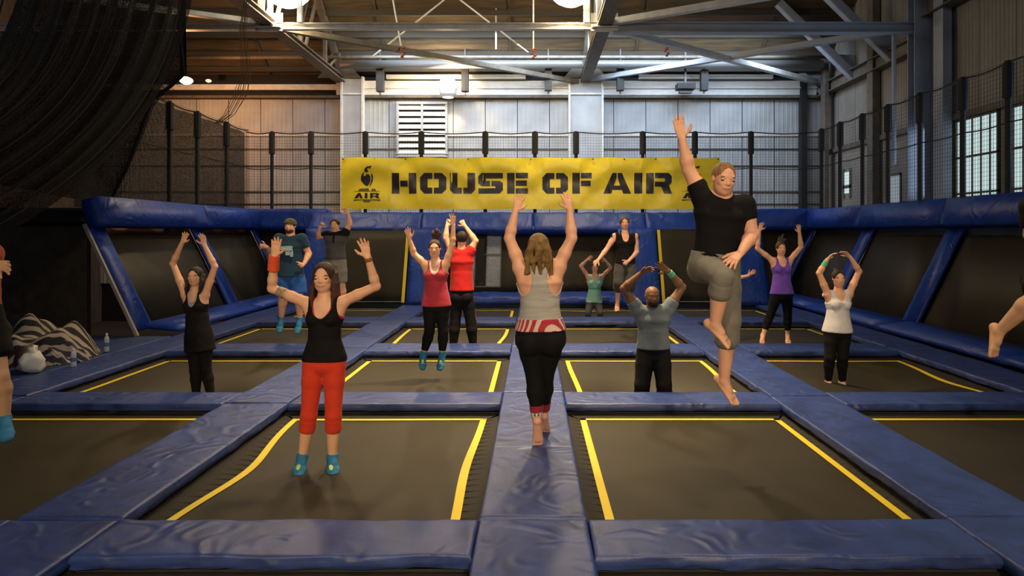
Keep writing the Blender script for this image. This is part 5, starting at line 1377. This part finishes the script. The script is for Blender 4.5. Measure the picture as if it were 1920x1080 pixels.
# 7 woman in raspberry tank
person('woman in raspberry tank top over a white neckline and black capris, arms raised', 8.2, 1.70,
  dict(hd=(815, 466), sa=(797, 496), sb=(836, 495), ea=(776, 476), eb=(848, 459), wa=(768, 449, -.04), wb=(850, 423), fa=(763, 427, -.05), fb=(849, 402),
       ha=(808, 573), hb=(828, 573), ka=(805, 622, -.03), kb=(831, 622, -.03), aa=(794, 665), ab=(829, 666), ta=(793, 690, -.12), tb=(824, 691, -.12)),
  skin='fair', vox=.008, bare=False, hfront=(.05, -1, .12),
  hair=dict(style='up', mat=hairm('chestnut', (.05, .02, .013)), vol=.03, locks=[[(.05, .42, -.3, .12), (.1, .75, -.3, .17), (.12, .98, -.28, .15), (.15, 1.15, -.25, .05)], [(0, .45, -.3, .1), (-.08, .85, -.28, .12), (-.1, 1.05, -.3, .03)], [(.1, .6, -.3, .1), (.28, .85, -.3, .09), (.3, 1.0, -.3, .03)]]),
  garments=[dict(kind='tank', name='tank_top', mat=cloth('raspberry', (.42, .035, .06), .5, 16), hem=571, flare=.012, depth=.075, neckw=.040, e=.012),
            dict(kind='tank', name='undershirt', mat=mat('white_jersey', (.7, .68, .64), .8), hem=530, depth=.052, neckw=.030, e=.009),
            dict(kind='pants', name='leggings', mat=C_BLACK2, top=573, len=1.80, e=.008),
            dict(kind='sock', name='sock', mat=C_SOCK, s='a', e=.006, h=.05), dict(kind='sock', name='sock', mat=C_SOCK, s='b', e=.006, h=.05)], extra=lambda q: [MB().ellip(q['vv'](q['j']['a'+s_]+(q['j']['t'+s_]-q['j']['a'+s_])*.5+q['fr']*.045), (Vector((.02, 0, 0)), Vector((0, .012, 0)), Vector((0, 0, .03)))).build('sock_print', C_LIME, q['root'], smooth=True) for s_ in 'ab'])
# 8 man in red seen from behind
person('person from behind in red T-shirt and black track pants with a red side stripe', 10.5, 1.80,
  dict(hd=(866, 448), sa=(849, 473), sb=(881, 472), ea=(836, 447), eb=(892, 452), wa=(838, 424, .05), wb=(872, 424, .05), fa=(843, 410, .1), fb=(863, 411, .1),
       ha=(857, 555), hb=(875, 555), ka=(853, 604), kb=(883, 604), aa=(850, 650), ab=(888, 652)),
  away=True, female=False, skin='fair', vox=.010, hands=dict(a=dict(curl=.6), b=dict(curl=.6)), hair=dict(style='short', mat=hairm('black', (.015, .01, .01)), vol=.06),
  garments=[dict(kind='tee', name='tshirt', mat=cloth('red', (.48, .015, .015)), hem=543, sleeve=.35, e=.018, flare=.01),
            dict(kind='pants', name='track_pants', mat=C_BLACK, top=545, len=1.98, e=.014, loose=.012)],
  extra=lambda q: MB().tube([q['vv'](q['j']['hb']+q['sd']*.10), q['vv'](q['j']['kb']+q['sd']*.078), q['vv'](q['j']['ab']+q['sd']*.055)], .014, 6).build('side_stripe', mat('red_white_stripe', (.55, .10, .10), .7), q['root']))
# 9 mint woman
person('woman in mint green tank sunk low in the far trampoline with hands above her head', 14.2, 1.60,
  dict(hd=(1115, 501), sa=(1102, 518), sb=(1129, 518), ea=(1089, 499), eb=(1145, 502), wa=(1101, 487, -.05), wb=(1136, 490, -.05), fa=(1111, 479, -.05), fb=(1129, 483, -.05),
       ha=(1107, 569), hb=(1121, 569), ka=(1102, 588, -.35), kb=(1126, 588, -.35), aa=(1106, 612, -.1), ab=(1122, 612, -.1)),
  skin='pink', vox=.011, hair=dict(style='up', mat=hairm('chestnut', (.05, .02, .013))),
  garments=[dict(kind='tank', name='tank_top', mat=cloth('mint', (.30, .60, .50)), hem=565, flare=.012, depth=.05, neckw=.05, e=.012),
            dict(kind='band', name='chest_band', mat=cloth('teal_band', (.10, .36, .28)), top=538, hem=543, e=.021),
            dict(kind='pants', name='leggings', mat=stripes('leg_pattern', (.02, .02, .02), (.09, .09, .1), 20, .3), top=567, len=1.9, e=.008)])
# 10 black sleeveless
person('barefoot person in black sleeveless top and dark grey capris, right of the mint green top', 12.0, 1.76,
  dict(hd=(1171, 418), sa=(1153, 443), sb=(1191, 443), ea=(1137, 468, -.05), eb=(1194, 472), wa=(1122, 487, -.2), wb=(1178, 490, -.15), fa=(1111, 497, -.3), fb=(1167, 498, -.18),
       ha=(1163, 500), hb=(1182, 500), ka=(1160, 530, -.1), kb=(1182, 530, -.1), aa=(1158, 562, .08), ab=(1180, 564, .3), ta=(1157, 583, .0)),
  female=False, wt=.95, skin='pink', vox=.010, hands=dict(b=dict(curl=1.2)), hair=dict(style='short', mat=hairm('light_brown', (.10, .06, .03)), vol=.05),
  garments=[dict(kind='tank', name='sleeveless_top', mat=C_BLACK, hem=492, flare=.015, depth=.06, neckw=.040, arm=.018, e=.016),
            dict(kind='shorts', name='capris', mat=cloth('dark_grey', (.055, .055, .055)), top=494, len=1.05, e=.018, loose=.02),
            dict(kind='pants', name='leggings', mat=C_BLACK2, top=500, len=1.5, e=.008)])
# 11 man grey-blue tee
person('bald bearded man in grey-blue T-shirt and black trousers with hands over his head', 7.5, 1.80,
  dict(hd=(1223, 556, -.02), sa=(1197, 582), sb=(1252, 580), ea=(1170, 541), eb=(1279, 539), wa=(1200, 514, -.08), wb=(1254, 509, -.08), fa=(1220, 502, -.1), fb=(1232, 494, -.1),
       ha=(1211, 664), hb=(1239, 664), ka=(1204, 722, -.12), kb=(1245, 722, -.12), aa=(1203, 778, .12), ab=(1250, 778, .12)),
  female=False, skin='dark', vox=.0075, wt=1.02, beard=hairm('black', (.015, .01, .01)), hfront=(.12, -1, -.02), hup=(.06, 0, 1),
  hands=dict(a=dict(curl=.35, n=(0, -.6, -.7), t=(0, -1, .1)), b=dict(curl=.15, n=(0, -1, 0), t=(-.3, 0, -1))),
  garments=[dict(kind='tee', name='tshirt', mat=cloth('slate', (.13, .165, .20)), hem=650, sleeve=.42, e=.015, flare=.006),
            dict(kind='pants', name='trousers', mat=C_BLACK, top=653, len=1.95, e=.014, loose=.012),
            dict(kind='cuff', name='wristband', mat=cloth('green_band', (.12, .5, .33)), a='wb', b='eb', t=(.02, .30), r=(.021, .023))])
# 12 purple woman
person('laughing barefoot woman in purple tank top and black leggings with flying hair', 10.5, 1.66,
  dict(hd=(1464, 466), sa=(1448, 488), sb=(1481, 488), ea=(1420, 466), eb=(1502, 463), wa=(1424, 433, -.03), wb=(1499, 437, -.03), fa=(1430, 410, -.04), fb=(1496, 416, -.04),
       ha=(1457, 552), hb=(1475, 552), ka=(1444, 592), kb=(1477, 594), aa=(1431, 628), ab=(1477, 629), ta=(1430, 642, -.12), tb=(1478, 643, -.12)),
  skin='fair', vox=.010, smile=True, hair=dict(style='up', mat=hairm('brown', (.06, .035, .02)), locks=[[(0, .42, -.2, .14), (.12, .7, -.2, .13), (.25, 1.0, -.2, .06), (.35, 1.2, -.2, .01)], [(.1, .42, -.2, .12), (.3, .62, -.2, .12), (.52, .72, -.2, .03)], [(-.1, .4, -.2, .1), (-.05, .75, -.2, .07), (.05, 1.0, -.2, .02)]]),
  garments=[dict(kind='tank', name='tank_top', mat=cloth('purple', (.15, .07, .46)), hem=549, flare=.012, depth=.065, e=.012),
            dict(kind='pants', name='leggings', mat=C_BLACK2, top=551, len=1.72, e=.008)])
# 13 white tank woman
person('smiling woman in white tank top with arms in a ring overhead', 8.1, 1.60,
  dict(hd=(1572, 522), sa=(1552, 552), sb=(1592, 551), ea=(1536, 512), eb=(1611, 509), wa=(1551, 487, -.04), wb=(1594, 482, -.04), fa=(1566, 470, -.05), fb=(1577, 466, -.05),
       ha=(1559, 623), hb=(1581, 623), ka=(1556, 670, -.04), kb=(1580, 670, -.04), aa=(1553, 715, .05), ab=(1579, 716, .05)),
  skin='fair', vox=.008, smile=True, hfront=(-.1, -1, 0), hands=dict(a=dict(curl=.35, n=(0, -.3, -1)), b=dict(curl=.35, n=(0, -.3, -1))),
  hair=dict(style='up', mat=hairm('dark', (.02, .013, .01)), locks=[[(0, .4, -.35, .12), (.0, .48, -.5, .13), (0, .4, -.6, .05)]]),
  garments=[dict(kind='tank', name='tank_top', mat=cloth('white', (.62, .61, .64)), hem=620, flare=.014, depth=.05, arm=.026, e=.014),
            dict(kind='pants', name='leggings', mat=C_BLACK2, top=622, len=1.95, e=.010),
            dict(kind='cuff', name='wristband', mat=cloth('green_band', (.12, .5, .33)), a='wa', b='ea', t=(.08, .5), r=(.019, .022))])
# 14 cropped person on the left edge
person('person cut off by the left edge, orange top, black shorts and blue grip sock', 4.9, 1.80,
  dict(hd=(-48, 425), sa=(-86, 475), sb=(-18, 475), ea=(-110, 540), eb=(-28, 515, -.2), wa=(-100, 600), wb=(-8, 494, -.3), fa=(-95, 640), fb=(16, 500, -.32),
       ha=(-58, 622), hb=(-20, 622), ka=(-70, 710), kb=(-2, 705, -.03), aa=(-72, 800), ab=(8, 785), ta=(-80, 826, -.1), tb=(12, 822, -.16)),
  female=False, skin='tan', vox=.009, bare=False, hands=dict(b=dict(curl=.3)), hair=dict(style='short', mat=hairm('black', (.015, .01, .01))),
  garments=[dict(kind='tee', name='tshirt', mat=cloth('rust', (.40, .07, .02)), hem=575, sleeve=.3, e=.016),
            dict(kind='shorts', name='shorts', mat=C_BLACK, top=578, len=.55, e=.02, loose=.02),
            dict(kind='sock', name='sock', mat=C_SOCK, s='b', e=.007, h=.03), dict(kind='sock', name='sock', mat=C_SOCK, s='a', e=.007)])
# 15 cropped person on the right edge, leg kicked back
person('person in black cut off by the right edge, bare foot in the air', 5.0, 1.80,
  dict(hd=(1972, 325), sa=(1936, 385), sb=(2008, 385), ea=(1932, 440, .05), eb=(2040, 440), wa=(1960, 480, -.2), wb=(2060, 500), fa=(1975, 490, -.3), fb=(2068, 530),
       ha=(1955, 520), hb=(1990, 520), ka=(1948, 555, -.32), kb=(1998, 620), aa=(1873, 622, -.1), ab=(2000, 720), ta=(1867, 668, -.12)),
  female=False, skin='tan', vox=.008, wt=1.02, hair=dict(style='short', mat=hairm('black', (.015, .01, .01))),
  garments=[dict(kind='tee', name='tshirt', mat=C_BLACK, hem=515, sleeve=.75, e=.018),
            dict(kind='shorts', name='shorts', mat=C_BLACK, top=520, len=.7, e=.02, loose=.02)])
# 16 person mostly hidden behind the leaping man
person('person hidden behind the leaping man, one pale forearm and hand showing', 11.0, 1.62,
  dict(hd=(1352, 448), sa=(1338, 476), sb=(1371, 478), ea=(1326, 500), eb=(1384, 521), wa=(1332, 515, -.1), wb=(1403, 517, -.1), fa=(1338, 528, -.15), fb=(1418, 506, -.12),
       ha=(1346, 538), hb=(1362, 538), ka=(1350, 570, -.1), kb=(1366, 572), aa=(1354, 605, .2), ab=(1368, 612, .1)),
  skin='fair', vox=.011, wt=.85, hair=dict(style='up', mat=hairm('brown', (.06, .035, .02))),
  garments=[dict(kind='tee', name='tshirt', mat=mat('white_jersey', (.7, .68, .64), .8), hem=535, sleeve=.5, e=.012),
            dict(kind='pants', name='leggings', mat=C_BLACK2, top=537, len=1.8, e=.008)])
